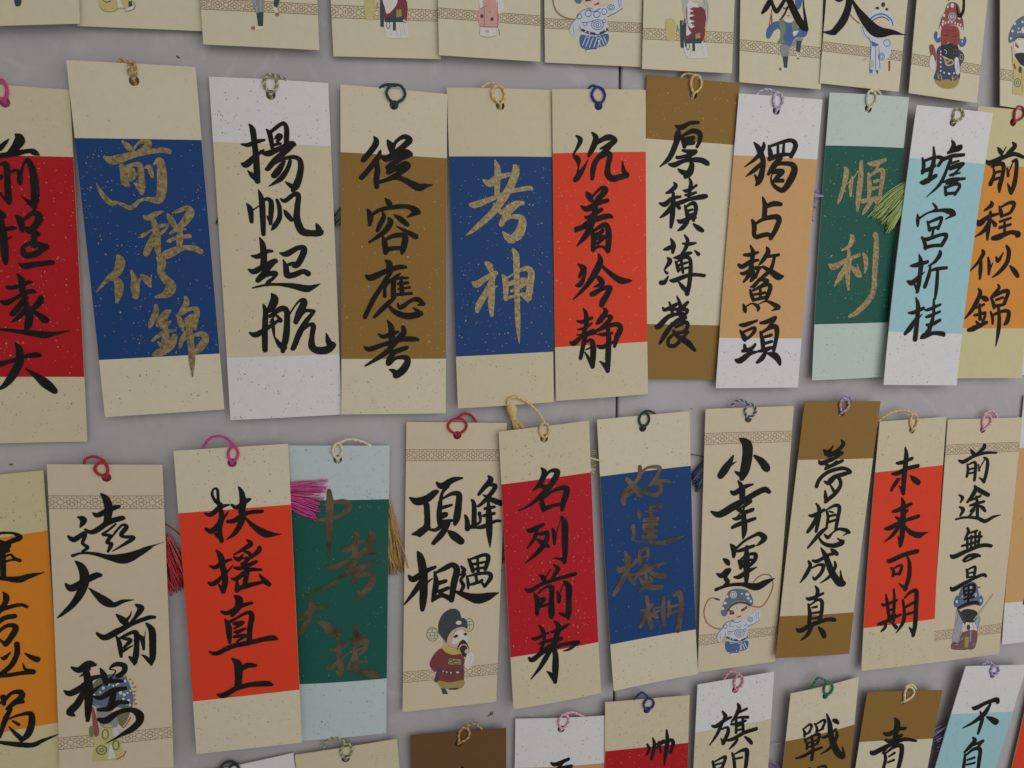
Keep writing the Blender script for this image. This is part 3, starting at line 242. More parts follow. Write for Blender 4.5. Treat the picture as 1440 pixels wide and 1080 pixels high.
{"z":4.2,"base":[334.3,-46.64],"K":[-21.66,146.69,24.44,146.39,23.82,-0.41,-23.82,0.41],"c":"yellowcream","lab":"orange and yellow cream bookmark cut off by the right edge of the upper row","b":[0.199,0.2035,0.8079,0.8063],"m":"orange","mf":"faint","ft":0.2,"fb":0.3,"ink":"black","ch":["-58,1262,18 -37,1241,54 -27,1229,23/34,1294,18 52,1273,54 14,1237,46 1,1218,23/-21,1236,15 -5,1267,12/-130,1191,23 -94,1180,61 -21,1211,54 53,1233,46 114,1219,39/-77,1165,18 -64,1122,38 -81,1071,54/-88,1159,18 -33,1179,46 -8,1168,54 -9,1111,54 -19,1067,62 -18,1032,31/-65,1128,31 -28,1139,31/-64,1094,38 -23,1105,31/17,1156,23 29,1119,39/28,1131,15 57,1202,15/50,1195,31 74,1196,46 79,1127,54 74,1070,62 60,1028,47/55,1038,55 31,1075,16","-66,977,19 -59,959,54 -102,929,23/-146,874,23 -125,859,70 -75,895,47 -11,912,31/-62,920,39 -64,870,55 -66,818,55 -64,774,31/-64,870,39 -97,818,47 -151,785,12/-49,876,31 -23,854,55/-8,954,19 7,922,55 14,897,31/0,947,23 55,974,39 88,969,47 70,924,39 21,903,31/6,871,31 74,892,31/38,865,31 46,801,39/10,839,39 78,857,32/-30,781,47 8,788,71 84,815,47 136,806,64 126,793,32","-92,715,24 -82,696,55 -115,644,39 -164,598,13/-93,657,39 -91,612,55 -89,560,32/-48,674,24 -35,632,48 -33,586,32/-35,599,32 -13,645,13/6,678,24 21,658,48 50,704,13/66,740,32 85,711,56 81,653,56 40,600,48 -7,567,16/103,630,24 135,601,64 159,575,48","-94,504,19 -79,475,56 -117,396,56 -165,340,19/-77,462,24 -44,449,64 -24,442,32/-101,396,24 -48,416,32/-76,416,32 -66,336,48/-104,356,32 -35,369,40/-92,323,19 -79,310,40/-33,356,32 -45,323,40/-138,274,40 -103,283,64 -20,316,40/33,528,19 43,508,40 9,468,40 -9,452,16/-6,455,19 14,422,48 22,396,32/2,455,32 70,488,48 106,485,48 86,422,49/32,442,32 74,455,32/24,406,40 79,415,36/0,376,24 16,342,40 20,309,32/15,356,32 83,379,41 120,372,49 115,322,57 97,302,24/49,402,32 62,329,49 62,262,49 52,181,10"],"hole":[2.44,139.72],"cord":["crimsoncord",1.98,8.43,[4.15,147.9]],"tail":[[3.6,148.6],[-0.66,149.47],[-4.48,147.07]],"tilt":[0.0026,-0.0023],"curl":[1.78,0.49,-0.3],"bow":-0.41}
{"z":2.2,"base":[382.31,-46.17],"K":[-25.27,148.22,21.36,147.66,23.87,-0.11,-23.87,0.11],"c":"white","lab":"white sliver of a bookmark behind the orange one at the right edge","b":[0.1983,0.204,0.7969,0.7972],"m":"tan","mf":"light","ft":0.6,"fb":0.8,"ink":"black","tilt":[0.0042,0.0039],"curl":[-0.08,0.76,-0.13],"bow":-0.29}
{"z":2.6,"base":[-173.85,-226.51],"K":[-17.08,147.25,24.87,150.09,20.27,1.16,-20.27,-1.16],"c":"yellowcream","lab":"orange and yellow cream bookmark cut off by the left edge of the lower row","b":[0.1987,0.1845,0.809,0.8035],"m":"orange2","mf":"faint","ft":0.8,"fb":0.5,"ink":"black","ch":["24,1211,33 53,1225,24 103,1222,24 127,1201,50 90,1185,44 47,1166,44/31,1194,33 76,1177,22 84,1166,28 64,1148,44 43,1128,33/26,1135,39 63,1143,44 77,1142,28/56,1165,55 50,1095,50 46,1029,45/21,1091,33 61,1116,22 85,1125,20 97,1107,28 117,1095,34/59,1094,22 87,1100,20 117,1096,22/-2,1039,22 33,1019,34 65,1013,45 106,1007,62 150,1020,45 211,1033,6","38,952,13 48,929,51 38,896,45 3,855,51/-10,862,45 48,879,40 100,888,34 125,877,29/-1,805,34 29,830,45 72,837,46/-11,755,28 30,790,34 63,793,46 71,775,51 49,737,51 24,706,46/32,711,40 14,718,29 2,737,9","2,646,14 14,641,40 40,667,11/69,704,46 65,656,46 36,602,46 -25,551,46/-29,563,46 18,558,40 75,562,41 123,563,47/121,563,52 93,578,29 84,608,9/98,655,14 120,635,41 143,621,58","-23,429,23 -4,433,29/-8,457,46 -7,422,35/-5,439,35 28,470,35 62,471,52 65,447,53 28,417,47 3,397,29/24,418,23 67,424,41/17,395,35 -6,351,47 -38,267,35/8,349,18 52,361,29 95,361,47 96,314,59 77,263,59 50,237,36/51,240,47 25,276,35 4,309,12/21,336,18 43,315,29/-68,254,35 -41,241,29 15,224,47 87,208,48 132,223,36 203,247,6"],"tilt":[-0.0025,0.0022],"curl":[1.88,-0.15,0.16],"bow":-0.44}
{"z":4.8,"base":[-129.21,-221.05],"K":[-17.29,147.74,29.01,145.25,24.2,-2.91,-24.2,2.91],"c":"ivory","lab":"cream bookmark with a blue crowned opera figure beneath large black lettering","ft":0,"fb":0,"ink":"black","ch":["31,1335,14 50,1307,62 57,1263,68 44,1198,57/-7,1248,17 11,1236,45 66,1262,51 98,1271,34/-46,1174,17 -14,1160,46 52,1200,51 106,1216,46 113,1212,23/80,1190,17 49,1164,23 24,1146,23 54,1136,34 38,1109,29 54,1097,40 39,1065,23/56,1127,17 88,1167,21 109,1185,23 123,1173,40 101,1144,40 105,1130,29 146,1121,41 107,1093,29 56,1064,7/-70,1233,14 -48,1218,57 -64,1186,17/-117,1148,17 -93,1130,51 -52,1157,34 -49,1143,34 -61,1111,28 -43,1090,34 -64,1073,23/-106,1055,28 -69,1065,21 -17,1058,34 39,1037,52 102,1026,99 157,1044,70 198,1064,47 229,1078,14 270,1090,4","-96,1028,17 -75,1001,63 -66,956,80 -78,900,75 -117,836,58 -164,790,35 -192,769,12/-145,926,17 -121,904,69 -66,933,58 -20,955,58 1,955,29/-52,898,12 -27,868,46 9,830,82 42,810,53 82,823,35 127,826,6","50,763,14 75,732,65 91,710,36/85,725,36 107,752,18 113,772,7/135,801,24 154,782,59 131,744,36 104,712,24/-37,680,24 -5,656,59 52,682,59 113,711,42 180,733,42 208,733,30/42,657,14 52,624,42 55,557,30/49,642,24 111,670,36 127,657,48 123,599,48 117,553,54 107,512,24/110,524,48 96,543,36 87,553,10/69,643,24 98,631,42 70,599,22/54,577,36 106,604,14/137,653,18 150,631,42 152,581,22/157,624,10 166,670,7/173,705,24 193,668,60 191,592,60 187,539,55 179,501,22/178,516,49 157,542,30 140,556,7","-152,525,24 -124,510,59 -83,534,71 -56,528,30/-87,511,47 -106,490,24 -124,478,7/-193,416,18 -167,401,59 -116,427,59 -74,463,48 -34,470,30/-94,489,59 -90,418,71 -99,330,66 -107,260,36/-102,419,48 -142,348,66 -177,311,65 -162,291,24/-84,394,48 -32,431,12/-36,508,14 -24,475,54 -17,432,48/-14,438,24 27,486,12 3,501,14 30,521,42 64,511,48 62,482,48 35,462,48/-1,442,48 48,436,36/-71,374,24 -42,365,48 10,394,54 61,399,36/9,382,60 2,347,54 -11,313,48/-57,307,36 -12,307,54 26,332,48 65,327,36/-60,260,36 -31,250,67 22,282,49 78,289,49 111,261,74 109,225,68 76,193,61 39,174,43/44,179,37 2,155,22 -40,136,6"],"fig":["P blu2 0 -173,669 -154,844 -78,929 33,951 129,905 171,792 183,671 145,568 47,617","P olv 0 -150,832 -101,897 -61,904 -95,849 -149,785","e wht 0 -50,820 -52,813 -57,808 -63,807 -69,810 -73,815 -74,823 -72,829 -67,834 -61,835 -55,833 -51,827","e wht 0 -5,850 -7,844 -11,840 -16,839 -21,841 -24,846 -25,852 -23,858 -19,862 -14,863 -9,860 -6,856","e wht 0 94,754 91,746 86,741 79,740 72,743 67,749 66,758 69,766 74,771 81,773 88,770 93,763","e wht 0 122,733 119,726 114,721 107,719 101,722 97,728 96,736 98,744 103,749 110,750 116,747 120,741","e wht 0 77,852 75,846 70,842 64,841 58,844 54,848 53,854 55,860 60,864 66,865 72,862 76,858","e wht 0 155,675 153,669 148,666 142,665 136,667 132,672 131,678 133,684 137,688 144,688 149,686 154,681","e wht 0 -130,759 -132,752 -136,747 -142,746 -148,749 -152,754 -153,761 -151,768 -146,773 -140,774 -134,771 -131,766","e wht 0 137,868 135,861 131,856 126,855 121,858 117,863 117,871 118,877 123,882 128,883 132,881 136,875","e wht 0 134,642 132,635 129,630 124,629 120,631 117,637 116,644 118,651 121,656 126,657 130,655 133,649","e wht 0 -114,733 -116,726 -120,721 -125,720 -129,722 -133,728 -133,735 -131,742 -127,747 -122,748 -118,746 -114,740","e wht 0 109,693 107,687 103,683 98,682 93,685 89,689 89,695 90,701 94,705 99,706 104,704 108,699","e wht 0 32,833 30,829 27,826 23,825 19,827 16,830 16,835 17,840 20,843 24,844 28,842 31,838","e wht 0 57,840 56,835 53,832 48,831 45,833 42,837 41,842 43,846 46,849 50,850 54,848 56,845","e wht 0 -81,782 -83,777 -86,773 -91,773 -95,775 -98,779 -99,784 -97,789 -94,793 -89,794 -85,792 -82,787","e wht 0 174,768 172,763 168,760 164,759 159,761 156,765 156,771 157,776 161,779 165,780 170,778 173,774","e wht 0 147,748 145,743 142,739 137,738 133,740 130,745 129,750 130,755 134,759 139,760 143,758 146,753","e wht 0 158,627 157,620 153,615 148,614 144,616 141,622 140,629 142,636 146,641 150,642 155,640 158,634","e wht 0 129,786 127,781 124,778 120,777 116,779 113,783 113,788 114,792 117,795 121,796 125,795 128,791","p brn 0 131,934 147,897 127,899","p brn 0 169,894 179,872 157,872","p brn 0 196,855 196,825 172,834","p brn 0 215,811 211,785 182,797","p brn 0 215,763 198,741 179,762","p brn 0 207,722 190,701 175,726","p brn 0 209,680 192,658 176,684","p brn 0 219,631 189,617 189,647","P yel2 0 -207,435 -163,489 -118,423 -45,461 38,353 47,206 75,171 49,96 -52,98 -193,107 -201,132 -177,311 -213,364","P gry 0 -129,664 -54,606 41,534 23,428 -87,431 -130,521","P olv 0 45,581 158,603 95,442 45,449","l mar2 10 53,484 82,408 151,507","P mar2 0 -172,622 -152,619 -126,388 -172,370","P olv 0 -206,447 -175,455 -178,359 -208,363","o olv 14 -77,206 -85,185 -101,171 -123,168 -143,177 -157,195 -161,218 -154,238 -137,252 -116,255 -96,246 -81,228","o olv 12 -101,209 -104,201 -111,196 -121,195 -129,198 -135,205 -137,214 -134,222 -127,227 -118,228 -109,225 -103,218","o olv 14 30,239 25,216 14,201 1,197 -12,205 -20,223 -22,246 -17,269 -6,284 8,288 20,280 29,262","o olv 12 -52,360 -57,336 -68,320 -81,315 -94,324 -102,342 -103,367 -98,390 -87,406 -74,411 -61,403 -53,384","p wht 0 -51,244 -30,254 -5,116 -71,113","P lbl 0 -9,408 22,416 47,340 34,305 -8,347","l mar 8 -1,101 62,130 85,170"],"bp":[[-17.96,133.6,28.54,130.83,28.35,124.84,-18.24,127.8],[-23.44,18.77,24.87,17.8,24.7,12.65,-23.71,13.07]],"hole":[5.8,140.67],"cord":["redcord",1.82,6.94,[4.93,147.84]],"tail":[[5.52,148.13],[1.98,150.23],[-1.76,149.45],[-2.81,146.93]],"tas":[["redcord",1.0,4.0,44,[28.89,112.17],[23.33,105.75],[37.74,87.95],[26.94,82.61]],["redcord",2.5,2.7,1,[25.73,118.54],[25.71,118.2],[35.96,108.27],[35.94,107.93]]],"tilt":[0.0026,-0.0014],"curl":[0.95,0.39,0.0],"bow":0.18}
{"z":6.4,"base":[-69.83,-217.5],"K":[-24.95,148.16,23.89,149.06,24.11,-0.13,-24.11,0.13],"c":"cream_pink","lab":"orange red and cream bookmark with a magenta cord and tassel","b":[0.1957,0.1944,0.819,0.8162],"m":"orangered","mf":"none","ft":1.0,"fb":1.0,"ink":"black","ch":["-67,1225,36 -85,1235,30 -100,1272,24 -91,1297,18 -76,1290,24 -75,1231,30 -65,1169,48 -79,1107,54 -72,1047,36/-136,1185,18 -111,1177,41 -68,1209,42 -32,1218,18/-135,1111,30 -110,1098,48 -67,1146,36 -34,1187,10/-74,1061,48 -91,1080,36 -105,1092,10/16,1299,18 27,1270,48 30,1225,60 22,1180,60/-19,1217,24 3,1204,42 46,1232,42 64,1240,18/-39,1139,36 -10,1142,48 43,1173,42 110,1177,36/27,1168,60 14,1124,54 -14,1080,42 -49,1054,12/36,1151,18 71,1108,48 116,1071,73 147,1063,49 189,1061,6","-98,1006,14 -81,976,54 -74,924,54 -67,859,55 -78,802,43/-128,931,18 -105,923,42 -68,946,36 -36,955,24/-140,851,24 -120,844,48 -82,872,36 -27,928,7/-80,814,49 -99,842,10/39,1045,18 53,1023,49 23,1003,36 -22,977,15/-23,966,18 -3,953,43 17,974,18/20,991,15 43,981,37 53,960,18/91,1003,37 85,986,49 53,960,37/-23,914,24 8,911,43 72,935,37/-21,954,6 42,955,31 9,928,30/30,927,37 28,880,49 17,823,43/-36,862,24 -15,861,43 39,897,43 94,895,25/-16,849,24 -16,808,49 -19,797,25/-18,808,43 30,822,49 99,833,31/85,870,18 107,838,50 125,819,43","-30,777,18 -11,755,68 -21,714,62 -46,681,37/-94,707,18 -66,695,43 -2,724,43 44,735,31/-78,667,15 -65,624,56 -64,582,50 -64,546,25/-63,647,37 -26,667,25 23,689,37 41,673,50 29,608,50 23,537,50/-38,639,37 -1,641,37 -39,615,25/-40,597,25 8,610,25 -30,590,25/-41,574,31 6,575,37 -32,549,19/-155,511,19 -124,499,43 -54,527,50 20,537,50 90,548,50 128,550,57 149,542,19","-58,467,15 -33,434,75 -33,374,69 -39,320,63/-18,408,44 9,424,57 44,420,38/-131,294,19 -105,285,57 -45,314,51 20,325,51 90,322,58 117,313,26"],"hole":[-0.8,141.42],"cord":["magenta",-2.01,2.24,[0.52,148.99]],"tail":[[0.83,148.97],[-3.47,153.44],[-9.19,153.35],[-13.06,148.6]],"tas":[["magenta",3.2,5.4,46,[21.91,130.19],[22.04,118.79],[41.55,131.18],[34.92,110.62]]],"tilt":[-0.0023,-0.0034],"curl":[1.2,-0.16,-0.42],"bow":0.07}
{"z":2.6,"base":[-27.28,-221.14],"K":[-21.05,151.63,27.49,149.37,22.08,-0.74,-22.08,0.74],"c":"mint2","lab":"dark green and pale blue bookmark with dull bronze lettering, partly under a magenta tassel","b":[0.1761,0.1783,0.7982,0.8006],"m":"green","mf":"faint","ft":0.9,"fb":0.9,"ink":"bronze","ch":["-13,1287,38 -12,1231,69 -18,1143,70 -21,1054,51 -28,947,8/-31,1221,25 2,1230,31 51,1230,51 78,1208,57 55,1174,51 27,1158,25/-67,1147,25 -17,1149,51 33,1161,38","97,1079,26 107,1051,51 97,998,58 98,955,58/33,997,19 60,988,58 106,1015,39 134,1025,32/169,1071,32 180,1046,65 156,987,71 103,937,58 56,874,52 -18,819,39 -97,790,26 -159,762,8/-40,912,19 -10,903,51 58,931,39 121,960,52 189,963,46 217,958,16/56,868,45 96,876,65 142,903,52 190,911,33/130,892,46 101,852,59 83,816,39/89,834,39 141,857,52 174,845,66 168,803,72 126,751,59 97,735,26/115,746,53 98,772,33","-126,756,26 -114,724,64 -124,676,65 -148,623,52 -178,571,52/-188,652,39 -158,661,45 -112,700,45 -39,705,32/-103,644,19 -59,614,65 -27,580,105 1,565,79","-3,547,26 7,508,46 3,446,53 12,375,60 7,325,27/-39,482,26 -8,478,40 50,503,27/-59,390,26 -34,387,46 1,414,33 48,453,11/5,338,53 -12,365,20/90,590,26 89,550,53 81,488,47 81,412,54 83,361,54/62,521,27 91,524,40 131,542,27/78,482,27 113,509,40 136,507,47 129,470,47 105,441,27/57,459,27 83,462,33 118,471,27/90,493,27 130,495,27/75,400,27 98,397,40 130,400,34/77,438,40 52,396,33 34,360,16/46,371,27 85,354,40 143,331,68 177,318,68 201,321,16"],"hole":[3.11,143.87],"cord":["creamcord",1.15,5.4,[3.54,151.8]],"tail":[[4.03,151.77],[8.34,153.32],[13.57,152.41],[18.79,149.4]],"tas":[["goldtassel",0.8,2.2,36,[26.59,125.74],[22.83,125.24],[33.26,85.07],[24.89,84.28]],["goldtassel",3.4,3.6,1,[27.83,107.23],[27.83,107.23],[34.98,86.91],[34.98,86.91]]],"tilt":[0.0013,-0.0028],"curl":[-0.19,0.84,-0.26],"bow":0.84}
{"z":3.0,"base":[27.54,-211.34],"K":[-19.1,150.74,29.93,148.45,24.27,-0.2,-24.27,0.2],"c":"ivory","lab":"cream bookmark showing a red robed opera scholar in a black hat","ft":0,"fb":0,"ink":"black","ch":["-182,1129,20 -148,1109,78 -101,1119,79 -60,1149,59 -46,1151,26/-102,1088,59 -100,1028,59 -104,979,66 -139,951,66 -174,943,20/-139,939,53 -92,972,40/-51,1200,20 -25,1180,66 28,1208,59 75,1216,20/4,1179,40 -25,1144,33 -35,1090,40/-35,1096,46 -41,1042,53 -39,993,53/-26,1114,20 21,1138,40 57,1133,60 56,1085,67 47,1018,74 37,982,40/-21,1071,40 21,1081,27/-33,1035,40 -9,1034,53 -39,1017,40/-39,999,40 20,1001,33/-104,967,20 -57,958,40 -22,992,53/2,987,53 -28,937,67 -70,891,47/4,947,27 31,921,81 66,890,74","121,1102,20 133,1074,47 132,963,54/88,1024,20 97,996,47 99,953,54/96,959,47 132,963,41/132,969,41 163,986,27 160,1029,40/206,1219,20 217,1197,60 181,1157,47 157,1127,34/205,1173,27 241,1165,47 205,1112,47 163,1072,34 148,1067,13/181,1123,20 223,1096,54 271,1074,61/187,1052,34 235,1058,34/181,1015,34 235,1024,34/144,956,27 180,959,48 241,983,34 265,982,27/205,1088,27 208,1007,68 210,920,61 213,848,11","-150,851,20 -136,816,73 -125,740,87 -124,647,81 -128,590,74 -132,547,47/-196,731,20 -173,710,67 -113,746,54 -66,764,34/-126,709,54 -168,644,54 -222,580,13/-114,683,34 -79,705,11/-69,739,20 -61,679,61 -71,629,54 -81,586,27/-61,735,27 -13,756,54 23,769,54 44,739,68 28,671,68 15,583,55/-50,678,47 -14,687,41/-44,633,48 -2,648,41/-74,595,41 -33,613,48 15,587,55","65,759,16 80,736,48 68,727,16/58,712,20 82,717,34 64,687,34 76,654,41 64,627,34/101,794,20 113,771,41 125,726,41/107,790,20 143,800,34 189,809,41 204,789,48 188,733,41/149,793,27 152,717,34/125,764,30 186,771,27/125,735,30 185,743,28/94,703,21 100,665,34 100,636,21/100,703,21 155,711,34 204,710,41 216,686,49 185,641,35/179,651,35 161,672,11/137,712,27 143,667,34 112,657,28/112,657,28 155,666,35 170,674,35/36,626,27 69,610,55 112,590,83 154,578,111 203,585,84 240,596,35 259,599,7"],"fig":["o grn 5 253,875 247,840 230,816 208,809 186,821 171,848 165,884 171,918 187,942 209,949 231,937 247,910","l grn 4 182,919 237,918","l grn 4 186,884 245,878","l grn 4 209,916 208,829","P hat 0 -109,842 -103,938 -62,1020 2,1066 65,1067 110,1032 129,963 155,960 186,918 186,841 136,865 63,853 8,811 -25,708 -65,761 -92,802","e wht 0 129,911 125,901 114,894 99,892 85,897 74,906 71,917 75,928 85,935 100,937 114,932 125,923","P skin 0 -66,741 -48,739 -30,679 -53,682","P skin 0 -25,708 -11,774 26,828 81,861 145,864 186,831 189,753 198,703 170,638 97,636 24,654 -12,677","P wht 0 34,731 29,702 61,684 107,713 134,720 171,701 194,704 181,793 163,824 117,833 71,824 48,787","p blk 0 34,769 76,794 98,772 66,751","p blk 0 144,787 167,804 188,784 167,765","l mar 5 48,797 62,825 76,823","l mar 6 153,825 176,813","P yel 0 -80,651 -39,680 24,639 115,629 115,576 41,574 -31,602","P mar 0 -85,656 -31,602 41,572 115,574 155,512 145,425 144,287 112,271 -17,276 -117,308 -120,416 -152,405 -192,464 -200,513 -158,596","p hat 0 -124,436 -110,445 -113,278 -162,304","P hat 0 -110,445 -16,394 113,384 136,396 136,367 21,361 -106,410","e wht 0 -58,404 -59,400 -62,398 -66,397 -69,399 -72,402 -73,406 -72,410 -69,412 -65,413 -62,411 -59,408","e wht 0 -22,390 -23,386 -26,384 -29,383 -33,385 -36,388 -37,392 -36,396 -33,398 -29,399 -26,397 -23,394","e wht 0 22,378 21,374 18,371 13,370 9,372 6,376 5,380 6,384 10,387 14,388 18,386 21,383","e wht 0 102,373 99,369 92,366 83,366 74,368 67,372 65,377 67,381 74,384 83,384 92,381 99,377","p hat 0 -18,551 128,525 118,443 -24,464","p gold 0 -6,538 119,514 111,454 -13,474","l blk 9 0,510 23,522 41,496 68,507 95,485","l blk 7 -5,486 31,487 59,469 104,469","P blk 0 78,599 88,666 125,721 162,717 198,645 204,615 180,657 152,679 116,673 92,637","P blk 0 106,635 134,666 175,652 188,597 179,539 146,543 115,595","P wht 0 179,559 207,595 252,550 261,520 214,417 187,400 155,453","l gry 3 225,554 196,419","e skin 0 209,590 206,577 196,569 183,567 171,572 161,582 158,595 161,608 171,616 184,618 197,613 206,603","o grn 5 -112,811 -120,774 -141,749 -169,742 -197,755 -218,784 -224,823 -216,859 -195,884 -167,891 -139,879 -119,849","l grn 4 -203,871 -131,873","l grn 4 -217,839 -118,834","l grn 4 -216,805 -119,800","l grn 4 -200,770 -133,768","l grn 4 -167,882 -168,839","l grn 4 -190,833 -191,774","l grn 4 -145,832 -146,769","l ln 4 -85,656 -140,614 -181,550 -200,513 -192,464 -152,405","l ln 4 145,425 144,287 112,271 -17,276","l ln 3 -25,708 -12,677 24,654 97,636","l ln 3 -80,651 -31,602 41,572 115,576","l mar2 4 114,527 127,456 113,409","P gold 0 -117,308 1,274 144,282 134,208 56,193 -73,219 -113,258","p hat 0 -91,224 -45,211 -19,148 -73,155 -82,185","p hat 0 -18,210 74,209 102,197 65,185 -9,194"],"bp":[[-19.57,137.11,29.42,134.9,29.2,129.31,-19.75,131.68],[-23.52,21.9,25.08,20.97,24.87,15.41,-23.71,16.36]],"hole":[5.26,143.23],"cord":["redcord",0.74,9.8,[5.34,151.72]],"tail":[[5.34,151.72],[8.5,153.73],[11.98,152.9],[14.77,149.26]],"tas":[["crimsoncord",0.6,2.0,8,[25.23,94.08],[24.85,90.34],[29.64,75.52],[27.04,70.74]]],"tilt":[0.0048,-0.001],"curl":[0.43,0.17,0.08],"bow":0.07}
{"z":5.6,"base":[84.15,-212.71],"K":[-31.31,146.24,14.86,150.04,23.85,1.82,-23.85,-1.82],"c":"cream","lab":"crimson and cream bookmark with a gold tassel standing above its top edge","b":[0.1813,0.1814,0.8063,0.8068],"m":"crimson2","mf":"light","ft":1.1,"fb":1.0,"ink":"black","ch":["-97,1269,20 -81,1241,61 -105,1187,48 -136,1158,20/-84,1216,27 -51,1251,34 -14,1243,62 -44,1183,62 -93,1131,55 -148,1084,34 -209,1054,14/-124,1179,16 -75,1170,55/-93,1118,27 -92,1087,55 -83,1049,48/-86,1112,27 -37,1146,34 18,1161,55 37,1142,69 19,1080,62 13,1043,35/-80,1055,48 -30,1071,41 7,1075,35","-168,952,21 -147,947,55 -85,974,42/-116,958,41 -128,908,42 -165,854,21/-122,927,21 -91,925,42 -63,929,42 -72,879,56 -115,825,49 -177,774,11/-116,895,28 -84,874,63 -59,856,42/-35,946,28 -26,914,49 -25,866,28/-22,894,11 5,993,8/8,1009,21 27,973,70 31,890,70 32,827,63 30,763,42/29,776,50 -2,785,28 -31,790,8","-102,706,17 -83,689,56 -73,665,35/-70,688,17 -43,730,14/-27,755,21 -5,730,50 -26,694,42 -39,666,21/-176,636,21 -151,624,49 -83,657,42 -7,676,43 88,694,43/-129,606,21 -113,569,57 -113,494,43/-107,607,21 -70,636,28 -38,630,57 -38,562,57 -37,497,72 -37,467,36/-98,574,28 -76,572,43 -94,548,28/-101,532,36 -50,544,29/-7,608,21 3,578,50 2,549,36/0,572,11 25,647,11/31,656,36 54,625,72 55,553,65 56,488,65 53,455,36/49,465,43 20,481,36 1,490,11","-140,363,21 -118,361,43 -80,376,36 -55,387,22/-100,428,21 -81,396,50 -74,349,36/-36,388,29 9,400,51 56,422,29/-21,446,22 2,414,58 -10,363,58/-99,332,29 -36,345,43 16,347,44/-74,343,36 -93,299,36/9,347,43 -35,319,43 -80,297,29/-156,259,22 -137,247,58 -80,284,51 -3,309,51 55,316,44 107,317,51/100,311,37 62,285,29 29,279,12/-35,299,36 -67,249,58 -98,199,43 -146,142,12/-35,312,43 -16,270,58 -15,190,73 -17,113,44/-21,127,51 -40,156,44 -60,175,15"],"hole":[-8.47,141.97],"cord":["goldcord",-10.84,-6.09,[-8.53,149.91]],"tail":[[-8.72,150.28],[-12.02,155.77],[-16.72,160.19],[-22.44,163.2],[-26.34,162.6],[-27.05,159.81]],"tas":[["palegold",2.2,4.6,9,[12.83,134.31],[13.0,124.23],[20.81,133.57],[19.09,123.92]],["palegold",4.8,4.9,2,[14.69,131.61],[14.7,130.86],[23.47,128.58],[23.09,128.6]],["palegold",3.5,3.6,3,[15.2,126.03],[15.23,124.16],[19.1,121.33],[19.75,126.93]]],"tilt":[0.0007,0.001],"curl":[2.05,0.41,-0.1],"bow":0.51,"head":[[-25.69,162.33],[-24.61,157.68],[-23.71,153.38],[-23.52,146.92],[-15.58,146.97],[-9.7,138.39],[-21.35,138.89]]}
{"z":4.2,"base":[139.91,-209.5],"K":[-36.31,146.87,14.14,149.48,24.44,1.96,-24.44,-1.96],"c":"cream_pink","lab":"blue and cream bookmark with dull bronze lettering beside a navy tassel","b":[0.2005,0.1988,0.8232,0.8246],"m":"blue","mf":"faint","ft":0.7,"fb":0.7,"ink":"bronze","ch":["-122,1209,43 -121,1171,50 -146,1128,43 -197,1086,57 -209,1042,64 -205,1017,43/-192,1147,43 -158,1110,64 -118,1069,86/-203,1055,50 -158,1078,29/-127,1165,36 -83,1201,29 -30,1205,43 -10,1191,43 -35,1141,43 -47,1123,36/-92,1080,36 -28,1128,43 52,1120,29/-54,1120,36 -7,1108,44 -6,1069,51 -38,1052,44 -92,1068,36 -105,1075,29 -60,1111,29","-128,976,29 -118,953,51 -117,930,22/-152,891,44 -145,858,44 -150,819,36/-56,988,36 3,1004,37 -3,985,37/-56,982,36 -47,910,59 -51,825,88/-82,964,29 -22,966,29/-87,919,51 -14,920,44/-86,886,58 -20,895,51/-85,860,51 -18,855,29/-97,828,37 -24,823,44/-137,808,22 -56,796,29 24,786,52 85,802,45 135,815,12","-239,675,22 -218,654,66 -186,664,51/-194,750,29 -177,710,66 -179,651,59 -204,593,59 -248,524,52/-127,699,52 -172,650,22/-115,754,29 -107,711,44 -103,671,30/-108,744,29 -69,764,37 -61,720,37 -67,694,30/-100,710,22 -67,721,22/-173,676,44 -171,623,44 -136,574,52/-158,622,22 -105,624,52 -38,652,52 22,671,37/-79,662,59 -131,600,37/-65,641,22 -17,610,60 31,600,68/-71,622,30 -65,554,52/-104,598,30 -62,547,60 20,537,53/-50,600,22 -36,579,37 -75,549,37 -102,524,30","-63,487,45 -55,446,45 -50,391,53 -34,315,53/-95,416,30 -64,413,53 -31,444,38/-64,393,38 -83,354,53 -95,324,30/-44,397,30 -2,369,46/-21,422,18 -9,380,38 -5,366,30/-10,421,18 17,425,30/35,478,45 34,410,46 41,324,46/-3,400,18 31,410,18/64,455,30 70,386,46 60,367,23/97,486,46 124,497,61 137,434,61 130,346,61 122,285,69/72,420,30 120,429,31/60,380,30 121,395,31"],"hole":[-11.29,141.5],"cord":["darkgreen",-13.62,-8.17,[-11.15,149.69]],"tail":[[-11.54,149.7],[-8.46,150.34],[-4.9,148.74]],"tilt":[-0.0031,-0.0016],"curl":[2.14,0.43,0.07],"bow":-0.48}
